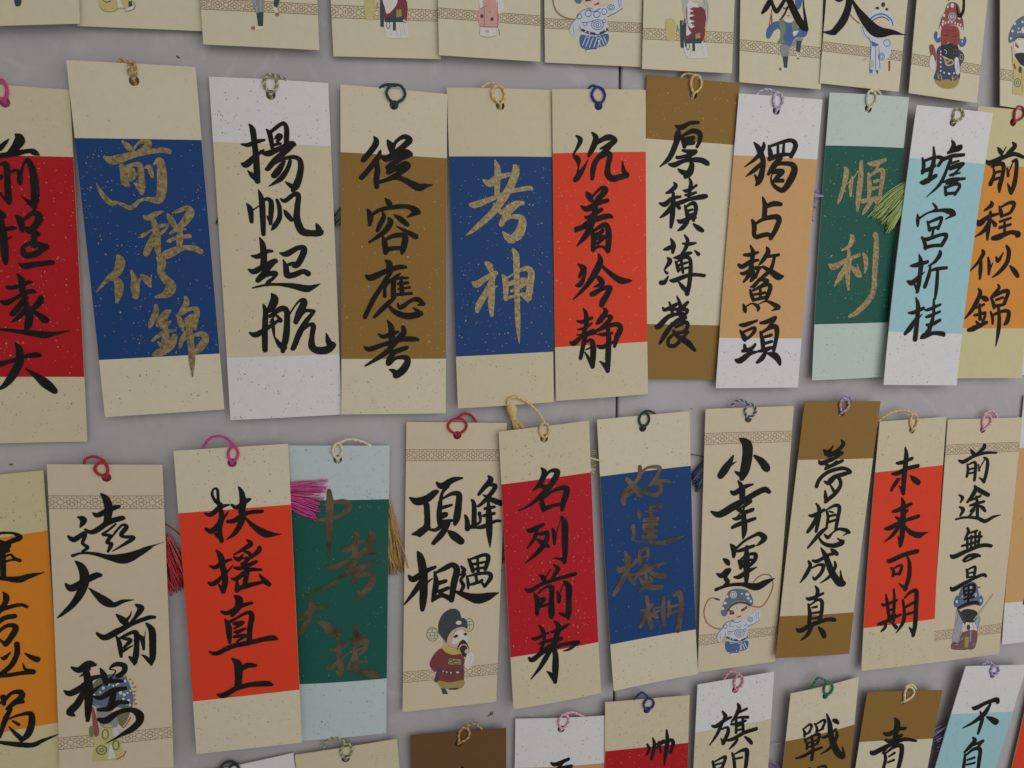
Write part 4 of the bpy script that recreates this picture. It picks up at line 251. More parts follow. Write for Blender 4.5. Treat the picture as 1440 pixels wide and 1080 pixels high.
{"z":4.2,"base":[189.08,-207.54],"K":[-25.98,148.46,25.4,148.46,23.73,0.54,-23.73,-0.54],"c":"ivory","lab":"cream bookmark with a blue and white opera figure swinging a brown whip under three characters","ft":0,"fb":0,"ink":"black","ch":["-55,1318,22 -12,1283,112 -5,1224,120 -15,1146,113 -29,1098,60/-27,1114,75 -59,1129,38 -73,1140,12/-88,1225,22 -107,1190,67 -133,1152,97 -155,1121,82/-116,1165,37 -69,1192,12/37,1219,30 78,1188,76 108,1153,91 119,1140,61","-50,1083,23 -26,1042,68 -23,989,68/-92,1029,23 -67,1018,60 -13,1048,53 36,1061,23/-201,923,23 -152,904,76 -77,939,91 -9,974,68 60,1010,69 109,1027,69 138,1012,46/24,966,61 -7,941,38 -48,924,18/-48,927,38 -5,907,46 44,918,46/-70,875,23 -45,873,46 -4,891,46/-6,928,18 -46,883,18/-71,825,38 -30,842,54 61,866,38/-12,908,46 -2,847,69 1,793,62 -4,756,18","-76,728,23 -57,702,69 -55,658,39/-50,695,31 4,742,31 67,771,39 95,776,54 125,750,70 98,721,39 77,709,12/-35,687,31 -7,692,46 63,710,39/20,710,31 24,635,78 29,552,70 29,497,39/-25,632,23 -10,610,54 -9,586,31/-18,631,23 23,659,31 73,662,47 75,631,55 48,599,39/-11,624,31 53,632,31/-12,593,31 48,605,31/-45,538,23 -13,538,55 36,565,55 88,585,13/-115,649,23 -92,630,62 -81,612,23/-149,567,23 -120,554,62 -94,583,39 -72,581,31 -99,542,46 -83,513,54 -110,488,31/-152,475,39 -82,493,39 4,492,47 91,470,87 148,490,71 202,510,8"],"fig":["l brn 15 145,989 196,1048 279,1076 353,1052 389,962 376,870 322,758 253,694 143,717 94,727","l brn 14 -306,851 -353,856 -398,826 -434,714 -399,584 -301,504 -192,475","l hat 21 -311,846 -251,826","P blu2 0 -219,647 -228,706 -207,773 -176,851 -144,917 -73,939 59,916 123,858 158,762 131,718 69,747 -28,762 -121,719 -154,652 -176,625","e lbl 0 -121,811 -123,803 -129,798 -137,797 -146,800 -152,806 -155,814 -153,822 -147,828 -139,829 -131,826 -124,820","e lbl 0 -85,814 -86,808 -90,804 -96,803 -102,805 -107,810 -109,816 -107,821 -103,825 -97,826 -91,824 -87,820","e lbl 0 -42,815 -43,809 -48,805 -54,804 -61,806 -66,811 -68,818 -67,824 -62,828 -56,829 -49,827 -44,822","e lbl 0 16,833 14,825 8,819 -1,817 -10,821 -17,828 -20,837 -18,845 -12,851 -3,852 6,849 13,842","e lbl 0 52,832 51,827 46,823 40,822 34,824 30,828 28,834 29,840 33,844 39,845 45,843 50,838","e lbl 0 107,860 104,851 94,845 81,843 68,847 58,855 54,864 57,873 66,879 79,881 93,877 103,869","e lbl 0 114,813 112,805 105,799 96,798 86,801 79,808 76,816 78,824 84,829 94,831 104,828 111,821","e lbl 0 -163,780 -165,773 -173,767 -183,766 -194,769 -202,776 -206,784 -203,792 -196,798 -185,799 -174,796 -166,789","e lbl 0 -192,720 -194,711 -200,704 -210,703 -219,706 -227,714 -230,723 -228,732 -221,738 -212,740 -202,737 -195,729","e lbl 0 -47,868 -51,846 -65,832 -85,828 -106,835 -122,853 -128,875 -124,897 -110,912 -90,916 -69,908 -54,890","e lbl 0 28,873 26,868 21,865 14,865 7,867 1,870 -1,875 1,880 6,883 13,883 20,881 26,877","e lbl 0 142,775 140,767 135,762 128,760 121,763 115,769 113,778 114,786 119,791 126,793 134,790 139,783","e lbl 0 -150,854 -151,845 -156,839 -163,837 -170,840 -176,847 -178,857 -177,866 -172,872 -165,874 -158,871 -152,864","o hat 6 -61,869 -64,854 -73,844 -86,841 -100,847 -110,859 -114,874 -111,889 -102,899 -89,902 -76,897 -66,885","l hat 5 -89,901 -86,843","P skin2 0 -149,675 -98,734 -16,755 69,741 96,692 76,618 30,576 -42,571 -115,602","l hat 24 -153,681 -111,747 -29,774 56,762 130,724","l yel 5 -162,699 -118,759 -30,789 67,775","p mar2 0 -135,706 -59,675 -64,641 -123,637","p mar2 0 12,688 82,728 90,693 16,657","e blk 0 -70,650 -73,645 -82,642 -94,642 -106,644 -115,649 -118,654 -115,659 -107,662 -95,663 -83,660 -74,655","e blk 0 60,678 58,673 50,670 39,669 28,672 20,677 17,682 20,687 27,690 38,691 49,688 57,683","p mar2 0 -40,604 15,622 19,603 -29,591","l mar2 6 -41,728 -36,693","P lbl 0 -194,505 -149,559 -42,577 78,583 171,644 206,664 256,647 250,542 179,502 108,474 123,212 87,192 -21,186 -131,198 -150,230 -145,359 -166,432 -187,364 -221,326 -265,384 -250,440","l blu 5 -226,426 -216,343","l blu 5 195,641 219,545","l blu 5 226,644 231,556","l blu 6 -265,384 -244,440 -194,499 -149,556 -42,571","l blu 6 96,469 179,502 250,540","o blu 7 -146,502 -149,491 -157,483 -169,481 -181,486 -190,495 -194,507 -191,518 -183,526 -171,528 -159,524 -150,514","o blu 7 -58,520 -61,505 -71,495 -86,493 -100,498 -112,510 -116,526 -113,541 -103,551 -89,554 -74,548 -63,536","o blu 7 29,503 26,489 15,480 -1,478 -17,483 -29,495 -34,509 -30,523 -19,532 -4,535 12,529 24,518","o blu 7 93,522 91,509 82,499 71,497 58,502 49,513 45,527 47,541 55,551 67,553 80,548 89,537","o blu 7 165,556 162,544 151,535 135,534 119,539 107,549 102,563 105,575 116,584 132,585 148,580 160,570","o blu 6 148,558 147,552 141,549 134,548 127,550 121,555 119,561 121,567 126,570 133,571 140,569 146,564","o blu 7 67,402 61,379 40,363 12,360 -18,370 -40,389 -49,414 -43,436 -22,452 6,455 36,446 58,426","o blu 7 45,404 41,390 29,381 11,379 -8,385 -22,397 -27,411 -23,425 -11,434 7,436 26,430 40,419","o blu 7 24,406 22,400 17,397 10,396 2,398 -3,403 -6,409 -4,415 1,419 8,419 16,417 21,412","l blu 8 -90,576 -40,536 31,558","l mar2 6 -143,447 -71,439 -30,453","o blu 6 -93,424 -95,416 -102,411 -111,410 -121,413 -129,420 -132,428 -129,436 -123,441 -113,443 -103,439 -96,433","o blu 6 91,434 89,426 83,421 75,420 66,423 60,429 57,438 59,446 65,451 73,453 82,450 88,443","P blu 0 -149,324 -15,298 117,308 117,213 51,190 -46,189 -137,205","l lbl 9 -126,222 -99,295","l lbl 9 -95,206 -63,286","l lbl 9 -58,196 -27,288","l lbl 9 -16,192 10,278","l lbl 9 24,193 47,274","l lbl 9 57,196 23,259","l lbl 9 87,204 52,279","l lbl 9 108,220 76,288","o lbl 6 -54,308 -57,301 -65,297 -75,296 -86,299 -95,305 -98,313 -95,320 -88,324 -77,325 -66,322 -58,316","o lbl 6 43,292 41,285 33,281 22,280 11,283 3,289 -1,297 2,303 10,308 20,308 31,305 40,299","l hat 24 -146,377 -53,332 44,321 115,355","e wht 0 -94,354 -95,350 -98,348 -102,348 -106,349 -110,352 -111,356 -110,359 -107,361 -103,362 -99,360 -95,357","e wht 0 -57,338 -58,335 -61,332 -65,332 -70,333 -73,336 -74,340 -73,343 -70,346 -66,346 -62,345 -59,342","e wht 0 35,326 33,321 25,319 14,319 3,321 -5,325 -9,330 -6,335 2,338 13,338 24,335 32,331","e wht 0 100,345 99,342 96,339 91,339 87,340 84,343 82,347 83,350 86,353 91,353 95,352 98,349","p wht 0 -99,177 27,181 -20,156 -79,142","l hat 10 -99,177 -45,181 15,179"],"bp":[[-25.79,135.42,25.24,134.67,25.18,128.89,-25.7,129.4],[-24.06,21.44,23.97,21.97,23.92,17.12,-23.98,15.68]],"hole":[-1.13,142.27],"cord":["slate",-3.63,2.62,[-0.97,150.33]],"tail":[[-1.18,150.34],[-5.42,152.38],[-9.47,151.36],[-10.93,147.97]],"tas":[["navy",0.8,3.4,40,[-21.67,122.92],[-22.47,113.58],[-31.85,112.51],[-27.33,102.85]],["navy",2,2.2,2,[-24.49,121.88],[-24.51,122.27],[-31.9,123.39],[-33.56,124.24]]],"tilt":[-0.001,0.0006],"curl":[-0.12,0.22,0.07],"bow":-0.08}
{"z":5.8,"base":[234.64,-204.06],"K":[-14.64,147.79,31.74,146.28,23.72,-1.42,-23.72,1.42],"c":"goldbrown","lab":"golden brown bookmark with speckled cream middle and purple cord in the lower row","b":[0.2218,0.2182,0.8328,0.8306],"m":"cream","mf":"dark","ft":0.1,"fb":0.05,"ink":"black","ch":["-16,1206,19 0,1189,54 21,1198,39 40,1227,12/86,1255,19 101,1231,47 69,1196,47 19,1171,54/-7,1176,23 40,1180,54 99,1181,39/-41,1144,23 -22,1130,54 43,1150,47 99,1181,39/3,1098,39 45,1116,47 103,1137,39/-7,1126,31 31,1110,39 66,1135,31/-45,1000,47 -29,1040,47 19,1077,47 91,1094,47 136,1088,39 160,1067,32 109,1059,19/160,1070,40 109,1059,55 58,1048,47 30,1030,39/1,1025,23 31,1016,55 72,1054,39/51,1049,31 88,1040,39 103,999,47 73,953,55 17,909,47/9,970,24 15,936,47 21,912,39/35,1009,19 64,967,39","-41,902,19 -20,870,47 -20,815,55 -29,741,40/-80,836,19 -51,834,47 10,861,40/-29,830,39 -54,777,55 -81,741,40/-20,815,32 -6,828,16/25,860,24 39,818,40 35,770,32/35,866,24 78,884,40 106,869,48 100,800,48 93,746,40/53,824,32 83,829,32/48,790,32 85,798,32/44,852,19 67,844,24/36,757,32 -6,725,56 -74,647,24/-20,719,16 21,668,40 82,649,56 134,659,65 144,669,48/140,669,48 109,689,13/24,720,19 48,701,48 76,726,24 112,744,32 158,734,48 182,719,40/181,722,32 145,704,13","8,641,19 41,590,64 86,495,81 137,427,82 168,417,66/164,421,57 150,454,41 143,497,13/-39,572,24 -9,566,48 56,596,40 86,600,32/72,629,19 92,614,56 112,598,49/-65,570,24 -52,541,48 -78,488,48 -108,448,13/-43,527,19 0,544,32 31,535,48 19,494,48 -16,461,40/-24,462,32 -32,477,13/101,554,24 107,521,41 73,468,41 16,434,10","-13,419,19 4,389,49 -7,333,41/-64,353,24 -38,347,49 39,372,33/-51,316,24 -39,265,49 -39,208,49/-43,308,19 8,336,33 35,322,49 36,258,49 25,209,49/-26,293,24 3,297,33/-24,260,29 21,263,33/-22,228,29 23,231,33/-116,177,20 -92,164,57 -19,192,57 70,212,49 120,207,50 125,199,25/-19,185,41 -45,137,49 -85,107,16/24,170,25 49,142,66 62,115,58"],"hole":[7.51,140.72],"cord":["purple",5.76,11.04,[7.76,148.57]],"tail":[[7.73,148.96],[11.17,149.64],[14.01,147.2]],"tilt":[0.0015,-0.0003],"curl":[1.4,0.22,0.29],"bow":0.53}
{"z":3.8,"base":[293.42,-218.57],"K":[-25.48,149.05,18.81,150.05,24.47,0.01,-24.47,-0.01],"c":"cream","lab":"orange red and cream bookmark with a gold cord, second from right in the lower row","b":[0.1963,0.1892,0.8232,0.8168],"m":"orangered","mf":"none","ft":0.8,"fb":1.1,"ink":"black","ch":["-72,1333,19 -60,1288,57 -59,1205,65 -60,1135,66 -53,1061,41/-58,1072,58 -72,1094,33 -89,1109,13/-117,1246,32 -87,1247,49 -19,1268,41/-139,1184,33 -104,1186,57 -44,1211,49 25,1221,49/-101,1151,33 -121,1117,49 -137,1087,33/-113,1117,33 -85,1154,13/-16,1164,25 10,1142,66 39,1123,66","-62,1037,20 -47,994,66 -42,909,75 -37,816,67 -43,752,50/-44,766,59 -64,807,13/-114,959,33 -75,968,58 4,998,42/-91,926,25 -70,911,42 -61,896,33/-16,960,33 -33,937,20/-155,860,33 -120,864,66 -45,895,50 60,920,50/-59,874,50 -101,820,50 -155,778,10/-35,873,33 17,826,59 75,804,76 99,810,51 138,818,8","-122,668,20 -101,663,59 -17,692,59 73,707,59/12,675,25 29,631,51 32,557,60 12,479,51/15,486,60 -11,503,34 -32,519,14/-93,619,25 -75,596,42 -77,570,42/-81,611,20 -43,629,34 -22,620,42 -34,578,42/-78,578,34 -30,581,34","-114,457,25 -102,408,43 -87,333,43 -74,288,34/-65,489,20 -55,419,43 -55,338,43 -51,293,43/-137,401,26 -116,395,43 -39,417,34/-97,360,31 -57,364,34/-86,322,31 -46,329,34/-153,281,34 -122,285,51 -60,308,43 -6,325,34/-101,275,34 -107,254,43 -129,234,21/-57,278,34 -31,250,52/2,413,34 16,353,43 15,279,52 -27,216,14/13,427,26 54,460,43 90,457,60 96,360,61 98,255,61 89,189,52/87,204,52 59,241,17/26,370,34 77,392,38/27,322,35 83,332,38"],"hole":[-3.82,143.28],"cord":["goldcord",-6.15,-1.49,[-4.78,152.9]],"tail":[[-4.78,152.9],[-9.11,154.67],[-14.59,154.45],[-19.9,152.61],[-24.17,149.53]],"tilt":[-0.0057,-0.0035],"curl":[1.39,0.96,-0.35],"bow":0.14}
{"z":2.8,"base":[343.17,-220.15],"K":[-28.65,149.7,22.83,149.13,24.44,0.21,-24.44,-0.21],"c":"ivory","lab":"cream bookmark with a mauve robed opera figure holding a sword","ft":0,"fb":0,"ink":"black","ch":["-111,1312,20 -92,1290,51 -66,1278,25/-24,1340,25 -19,1325,51 -52,1295,34 -75,1278,25/-71,1285,34 -41,1305,14/-185,1252,25 -152,1243,51 -90,1272,42 -10,1289,37 69,1286,26/-126,1228,20 -117,1188,37 -121,1153,34/-117,1224,20 -78,1236,34 -66,1207,43 -65,1128,38/-110,1195,25 -78,1200,26/-111,1170,26 -71,1175,26/-47,1220,20 -39,1184,26/-40,1191,14 -6,1254,14/-15,1261,26 12,1242,43 15,1181,48 3,1114,43/-2,1121,43 -34,1141,14","-61,1095,21 -50,1070,60 -77,1021,52 -99,997,34/-52,1084,34 -16,1060,60 42,1032,52/-75,1006,26 -12,1028,35/-76,974,31 -40,982,43 17,993,35/-41,1026,34 -26,974,43 -18,901,43/-38,968,35 -68,940,35/-40,946,21 -73,912,35/-9,969,26 14,953,52 33,934,35/-162,1044,20 -135,1024,43 -148,996,17/-150,971,21 -123,951,52 -139,916,26/-166,896,26 -105,903,31 -21,894,43 40,871,52 96,893,35 146,902,9","-81,836,26 -70,813,43 -86,774,35/-72,802,26 -20,813,31 -8,816,26/-89,766,31 -32,777,35 26,776,35/-72,765,35 -66,713,35/-46,785,31 -40,704,32/-19,805,31 -12,709,32/11,803,35 9,715,35/-105,727,31 -44,737,35 13,752,32/-178,674,26 -152,664,61 -64,694,53 33,720,53 102,712,44/-83,637,44 -52,660,49 -2,664,44 28,654,35/7,656,44 -57,631,26 -81,625,18","-59,579,21 -48,556,39 -45,525,35/-50,574,21 -2,589,35 5,566,39 1,529,36/-39,551,21 -2,555,27/-40,525,27 -3,529,21/-156,471,26 -133,458,62 -50,496,44 56,532,45 87,522,36/-67,467,21 -53,413,39/-63,467,21 3,476,36 12,438,45 -6,409,36/-56,440,27 3,442,27/-49,413,27 1,420,27/-30,471,27 -21,357,36/-54,387,27 12,396,32/-90,337,27 -25,358,39 34,360,39 52,347,27"],"fig":["P blu2 0 -200,699 -172,893 -115,978 20,981 84,870 123,684 -52,731","l mar2 14 40,949 79,908 116,915","P blu 0 -248,749 -223,822 -198,827 -165,756 -175,697 -224,686","P blu 0 100,732 134,804 171,740 157,680 116,669","e lbl 0 -189,751 -191,741 -196,733 -204,731 -213,735 -220,743 -223,754 -222,765 -217,772 -209,774 -200,770 -193,762","e lbl 0 149,735 148,726 143,719 136,718 128,721 121,728 118,738 119,747 124,753 131,755 139,751 146,744","e lgr 0 -12,924 -14,912 -20,903 -30,901 -41,905 -49,915 -53,927 -52,939 -46,947 -36,950 -25,946 -17,936","e lgr 0 74,810 73,799 67,792 59,790 50,794 43,802 39,813 40,824 46,831 54,833 63,829 70,821","P skin2 0 -161,650 88,687 99,594 -139,602","p mar 0 -183,690 101,724 106,678 -161,650","l blk 17 -130,964 -47,972 23,951","l ln 7 -185,713 -162,877 -113,963 4,975","o ln 7 -2,923 -4,906 -14,895 -29,892 -45,898 -57,911 -64,928 -61,945 -52,956 -37,959 -21,953 -8,940","l lbl 9 -145,800 -116,842 -136,874","l lbl 9 -2,877 38,828 70,841","l yel 7 -164,673 -50,708 92,725","P lgr2 0 -197,669 -158,619 -57,472 -111,355 -129,218 -217,243 -205,441","P lgr2 0 103,563 153,497 125,377 61,414 62,475","P wht 0 -74,474 64,460 111,347 -77,351","P hat 0 -197,669 -132,617 -50,487 -72,458 -153,573","P blk 0 -132,617 -43,646 99,594 79,474 -5,467 -94,506","P mauve 0 -77,351 120,346 132,175 88,110 1,119 -33,115 -206,142 -229,198 -200,241 -122,225","l mar 9 -197,218 -111,209 -42,271 -26,130","l mar 9 115,316 42,277 52,121","l ln 5 -176,177 -90,168 -48,179","l lgr2 9 -170,200 -126,192","l lgr2 9 81,165 109,193","l lgr2 9 -99,246 -68,273","l ln 5 -156,604 -64,465 -111,355 -130,226","l ln 5 -205,441 -178,499 -171,590","l ln 5 104,556 152,497 125,377","l ln 5 -56,464 -53,364","l ln 5 4,458 8,358","l ln 5 48,454 77,351","l gold 7 -27,284 -10,144","l gold 7 -1,282 12,141","p gold 0 -44,286 17,280 16,141 -36,146","e hat 0 21,403 20,384 11,372 -2,368 -17,375 -28,389 -34,408 -32,427 -24,439 -11,443 4,436 15,422","l lgr2 17 33,355 41,216","l olv 16 310,807 179,640 60,491","l wht 7 310,807 179,640 60,491"],"bp":[[-28.23,134.8,22.99,134.29,23.05,128.86,-28.07,129.08],[-25.01,20.05,24.22,20.08,24.29,14.33,-24.85,14.42]],"hole":[-4.18,142.93],"cord":["pinkcord",-5.66,0.26,[-3.82,152.16]],"tail":[[-3.38,152.57],[1.39,153.66],[5.32,149.74]],"tilt":[0.0011,-0.0014],"curl":[0.3,0.07,-0.07],"bow":0.07}
{"z":1.9,"base":[393.07,-213.45],"K":[-26.23,155.39,24.62,156.11,24.75,-0.01,-24.75,0.01],"c":"white","lab":"tan and white bookmark cut off at the right end of the lower row","b":[0.2035,0.2074,0.8276,0.8318],"m":"tan","mf":"darkfaint","ft":0.6,"fb":0.9,"ink":"black","ch":["-71,306,46 -100,285,41 -115,252,22"],"tilt":[-0.0024,-0.001],"curl":[1.63,-0.17,0.1],"bow":0.53}
{"z":2.6,"base":[-62.88,-378.88],"K":[-39.14,147.06,11.98,151.71,25.56,2.32,-25.56,-2.32],"c":"white","lab":"white bookmark corner with a black cord at the bottom edge","b":[0.19,0.19,0.8,0.8],"m":"blue","mf":"light","ft":0.4,"fb":0.5,"ink":"black","hole":[-15.97,143.11],"cord":["black",-18.59,-13.35,[-15.58,150.37]],"tail":[[-14.3,149.79],[-17.15,151.75],[-20.46,151.09],[-22.92,148.02]],"tilt":[-0.0023,-0.0022],"curl":[1.71,0.09,-0.44],"bow":0.11}
{"z":3.6,"base":[-17.54,-376.26],"K":[-32.57,148.57,17.73,151.06,25.15,1.25,-25.15,-1.25],"c":"cream","lab":"speckled cream bookmark top with an olive cord at the bottom edge","b":[0.22,0.22,0.8,0.8],"m":"crimson","mf":"light","ft":0.8,"fb":0.8,"ink":"black","hole":[-8.09,143.4],"cord":["olive",-10.18,-4.61,[-7.1,152.31]],"tail":[[-6.78,151.48],[-11.52,155.29],[-16.37,154.8],[-18.98,149.32]],"tilt":[0.0024,-0.0032],"curl":[0.5,0.2,0.47],"bow":0.11}
{"z":4.2,"base":[32.76,-375.4],"K":[-25.96,150.74,24.0,149.25,24.98,-0.74,-24.98,0.74],"c":"bronzebrown","lab":"plain dark brown bookmark top with a bronze cord at the bottom edge","b":[0.24,0.24,0.8,0.8],"m":"cream","mf":"light","ft":0.05,"fb":0.1,"ink":"black","ch":["5,1300,13 11,1284,31 9,1258,31"],"hole":[-1.03,143.89],"cord":["bronze",-1.03,4.57,[1.85,152.8]],"tail":[[2.41,152.72],[7.27,153.68],[10.62,150.39]],"tilt":[0.0043,-0.0026],"curl":[0.54,0.58,0.54],"bow":0.13}
{"z":3.2,"base":[85.19,-375.47],"K":[-22.87,151.97,27.63,147.99,25.25,-1.99,-25.25,1.99],"c":"white","lab":"speckled white bookmark top with a pink and white cord at the bottom","b":[0.19,0.19,0.8,0.8],"m":"tan2","mf":"darkfaint","ft":1.1,"fb":1.0,"ink":"black","ch":["-35,1246,18 -8,1232,50 62,1253,41/37,1246,41 3,1204,34/3,1209,27 78,1208,46"],"hole":[2.09,143.53],"cord":["pinkcord",0.5,6.07,[3.17,152.35]],"tail":[[3.17,152.35],[8.33,152.51],[13.98,149.25]],"tilt":[-0.0033,-0.003],"curl":[1.02,0.03,0.43],"bow":0.67}
{"z":4.4,"base":[139.35,-369.67],"K":[-27.83,150.74,21.19,149.19,24.51,-0.77,-24.51,0.77],"c":"cream","lab":"cream and crimson bookmark with royal blue cord at the bottom edge","b":[0.195,0.195,0.8,0.8],"m":"crimson","mf":"light","ft":1.1,"fb":1.0,"ink":"black","ch":["-28,1225,24 -16,1196,36 -28,1160,29/3,1258,19 15,1213,43 2,1134,43/15,1213,19 67,1233,36/31,1189,19 41,1231,24/84,1295,24 91,1224,53 83,1149,48 78,1078,14/47,1209,24 53,1164,29/52,1213,24 109,1232,43 126,1208,48 112,1156,43"],"hole":[-3.64,143.27],"cord":["royal",-5.93,-0.08,[-3.24,150.43]],"tail":[[-3.26,150.86],[-7.08,153.87],[-11.09,150.16]],"tilt":[-0.0038,-0.0018],"curl":[1.72,0.57,0.43],"bow":-0.02}
{"z":5.2,"base":[187.85,-363.45],"K":[-22.98,149.1,24.35,150.9,23.67,0.9,-23.67,-0.9],"c":"white","lab":"speckled white and cream bookmark with rose cord in the lowest row","b":[0.195,0.195,0.8,0.8],"m":"cream","mf":"dark","ft":1.3,"fb":1.0,"ink":"black","ch":["-70,1308,24 -50,1277,49 -60,1263,32/-131,1229,24 -105,1222,49 -59,1249,49 -16,1265,33/-70,1235,41 -96,1173,41 -140,1110,13/-68,1199,24 -35,1205,33 -30,1171,49 -56,1109,49/-53,1112,49 -72,1141,13/23,1343,24 33,1309,57 9,1261,41 -11,1235,24/30,1288,33 81,1303,33/2,1255,24 46,1256,33 91,1250,41/-10,1220,33 34,1221,36 77,1230,33/18,1246,33 22,1164,36/58,1255,33 66,1165,36/23,1204,30 64,1210,30/25,1179,30 65,1180,30/-31,1124,33 9,1129,49 74,1157,50 148,1169,50/32,1118,33 11,1092,41 -17,1066,13/79,1130,25 107,1104,50 123,1083,42","-117,1007,25 -104,960,41 -98,915,33/-109,998,20 -59,1020,33 -37,1017,41 -56,953,41 -68,902,33/-98,982,25 -57,987,25/3,1041,25 16,1002,41 27,925,42/14,1028,20 65,1047,41 96,1039,58 96,960,50 89,886,42/27,1000,25 68,1002,30/-100,952,25 -56,957,25"],"hole":[0.34,142.93],"cord":["rose",-0.98,4.31,[1.15,152.33]],"tail":[[1.54,153.15],[-3.74,154.2],[-6.97,149.43]],"tas":[["lilac",1.5,3,1,[23.23,102.33],[23.23,102.33],[33.75,103.1],[33.75,103.1]],["purple",1.5,3,14,[23.73,94.05],[21.28,88.92],[35.31,86.34],[32.0,79.9]]],"tilt":[-0.0044,-0.0017],"curl":[1.68,0.13,-0.22],"bow":0.08}
{"z":5.2,"base":[240.31,-374.81],"K":[-17.54,148.25,28.71,151.54,23.13,1.64,-23.13,-1.64],"c":"cream_pink","lab":"cream and golden brown bookmark with a bright green cord","b":[0.2,0.2,0.8,0.8],"m":"goldbrown","mf":"none","ft":0.9,"fb":1.0,"ink":"black","ch":["-82,1250,20 -69,1225,34 -68,1202,34/-75,1249,20 -41,1271,31 -25,1257,34 -38,1225,31/-68,1210,31 -34,1221,26/-7,1273,20 11,1241,34 9,1215,31/5,1268,21 51,1285,34 63,1272,38 47,1232,34/13,1218,31 55,1231,26/-66,1180,26 -48,1147,34 -46,1116,34/-58,1175,26 -13,1195,34 30,1197,43 22,1144,38/-41,1153,26 13,1165,26/-46,1124,26 22,1140,31/-21,1196,31 -7,1118,43 -9,1042,43/-112,1065,26 -66,1073,43 -13,1096,43 52,1110,35/71,1320,21 96,1256,60 115,1162,78 162,1063,87 205,1026,79/205,1026,70 207,1056,35 196,1089,14/51,1175,26 82,1178,43 143,1211,35/152,1191,35 148,1150,52 104,1094,43 47,1068,10/118,1276,26 138,1265,60 156,1248,35","-21,990,26 4,963,35 3,924,35/34,985,21 81,986,35 91,965,35 71,914,35"],"hole":[5.48,143.59],"cord":["emerald",3.6,9.25,[5.73,152.51]],"tail":[[4.72,153.52],[-0.05,155.42],[-3.37,150.5]],"tilt":[-0.001,-0.0007],"curl":[2.0,-0.01,-0.69],"bow":0.82}
{"z":5.2,"base":[288.55,-384.07],"K":[-14.79,151.76,36.13,147.48,25.46,-2.14,-25.46,2.14],"c":"goldbrown","lab":"golden brown and cream bookmark with a white cord in the lowest row","b":[0.215,0.215,0.8,0.8],"m":"cream_pink","mf":"darkfaint","ft":0.0,"fb":0.1,"ink":"black","ch":["57,1323,27 77,1286,80 74,1224,72 71,1169,54/-8,1231,36 29,1222,63 85,1246,54 134,1247,45/8,1186,36 42,1174,54 114,1203,45/-88,1122,27 -63,1110,71 28,1144,63 133,1173,54 218,1153,36/29,1140,36 -1,1101,36/3,1109,27 20,1059,45 10,989,45/20,1098,27 71,1130,45 121,1131,63 127,1059,64 115,973,55/43,1071,27 79,1090,36/39,1032,27 79,1042,36"],"hole":[10.32,142.96],"cord":["creamcord",9.82,16.32,[12.1,152.42]],"tail":[[10.86,152.57],[15.25,152.96],[18.54,149.79]],"tilt":[0.0046,0.0039],"curl":[0.79,0.94,0.6],"bow":-0.19}
{"z":7.0,"base":[331.03,-371.24],"K":[7.96,149.07,53.84,144.5,22.94,-2.29,-22.94,2.29],"c":"white","lab":"strongly leaning white and light blue bookmark at the lower right","b":[0.21,0.21,0.8,0.8],"m":"lightblue","mf":"dark","ft":0.8,"fb":0.8,"ink":"black","ch":["163,1208,22 190,1201,65 256,1224,56 333,1238,65 348,1220,56/293,1211,37 256,1152,74 184,1106,46 110,1077,15/224,1173,22 246,1130,47 242,1090,56 228,1024,37/276,1130,22 314,1109,66 352,1084,85","192,1001,22 208,975,66 169,932,56 142,908,28/211,950,37 270,966,47/266,963,47 239,930,38/148,895,28 150,838,47 147,790,47/157,886,28 206,919,47 255,912,57 259,838,57 258,773,47/170,851,28 221,860,34/169,819,28 226,823,34"],"hole":[28.62,140.6],"cord":["purple",25.99,31.78,[28.06,147.22]],"tail":[[28.27,147.67],[23.84,150.04],[20.01,147.68]],"tas":[["purple",1.5,5.6,34,[7.72,111.09],[7.5,85.03],[-7.07,105.44],[0.02,82.25]]],"tilt":[0.0029,0.0027],"curl":[1.36,0.42,-0.3],"bow":-0.02}
{"z":3.2,"base":[403.12,-381.79],"K":[-6.1,149.7,46.95,147.51,26.53,-1.09,-26.53,1.09],"c":"cream","lab":"orange red bookmark edge in the lower right corner","b":[0.19,0.19,0.8,0.8],"m":"orangered","mf":"light","ft":0.8,"fb":0.8,"ink":"black","tilt":[-0.0033,-0.0035],"curl":[1.17,0.14,0.43],"bow":-0.44}
{"z":4.6,"base":[-138.8,106.19],"K":[-13.46,147.7,26.95,151.99,20.21,2.14,-20.21,-2.14],"c":"ivory2","lab":"plain cream bookmark bottom in the top left corner","ft":0,"fb":0,"ink":"black","fig":["P hat 0 -49,208 0,212 -9,150 -31,137 -48,146","l brn 5 -118,185 -51,190"],"tilt":[0.0048,0.0015],"curl":[1.0,0.35,0.22],"bow":0.06}
{"z":3.0,"base":[-96.57,109.02],"K":[-23.32,149.14,24.31,150.86,23.82,0.86,-23.82,-0.86],"c":"ivory2","lab":"cream bookmark bottom with the hem of a yellow robe","ft":0,"fb":0,"ink":"black","fig":["P yel2 0 -299,223 -171,233 -160,143 -197,115 -268,112 -300,150","p wht 0 -167,224 -118,228 -106,148 -160,143","P yel2 0 -140,227 -73,232 -83,159 -108,122 -123,155","p hat 0 -80,204 -57,206 -51,170 -83,159","p wht 0 -102,143 -42,176 -44,148 -99,123","l mar 4 -108,122 -44,145 -34,181 -57,211","l brn 4 -300,150 -268,112 -197,115 -160,142 -106,146","l hat 7 -271,193 -245,182 -209,194"],"tilt":[-0.0058,0.002],"curl":[0.06,0.06,0.09],"bow":0.05}
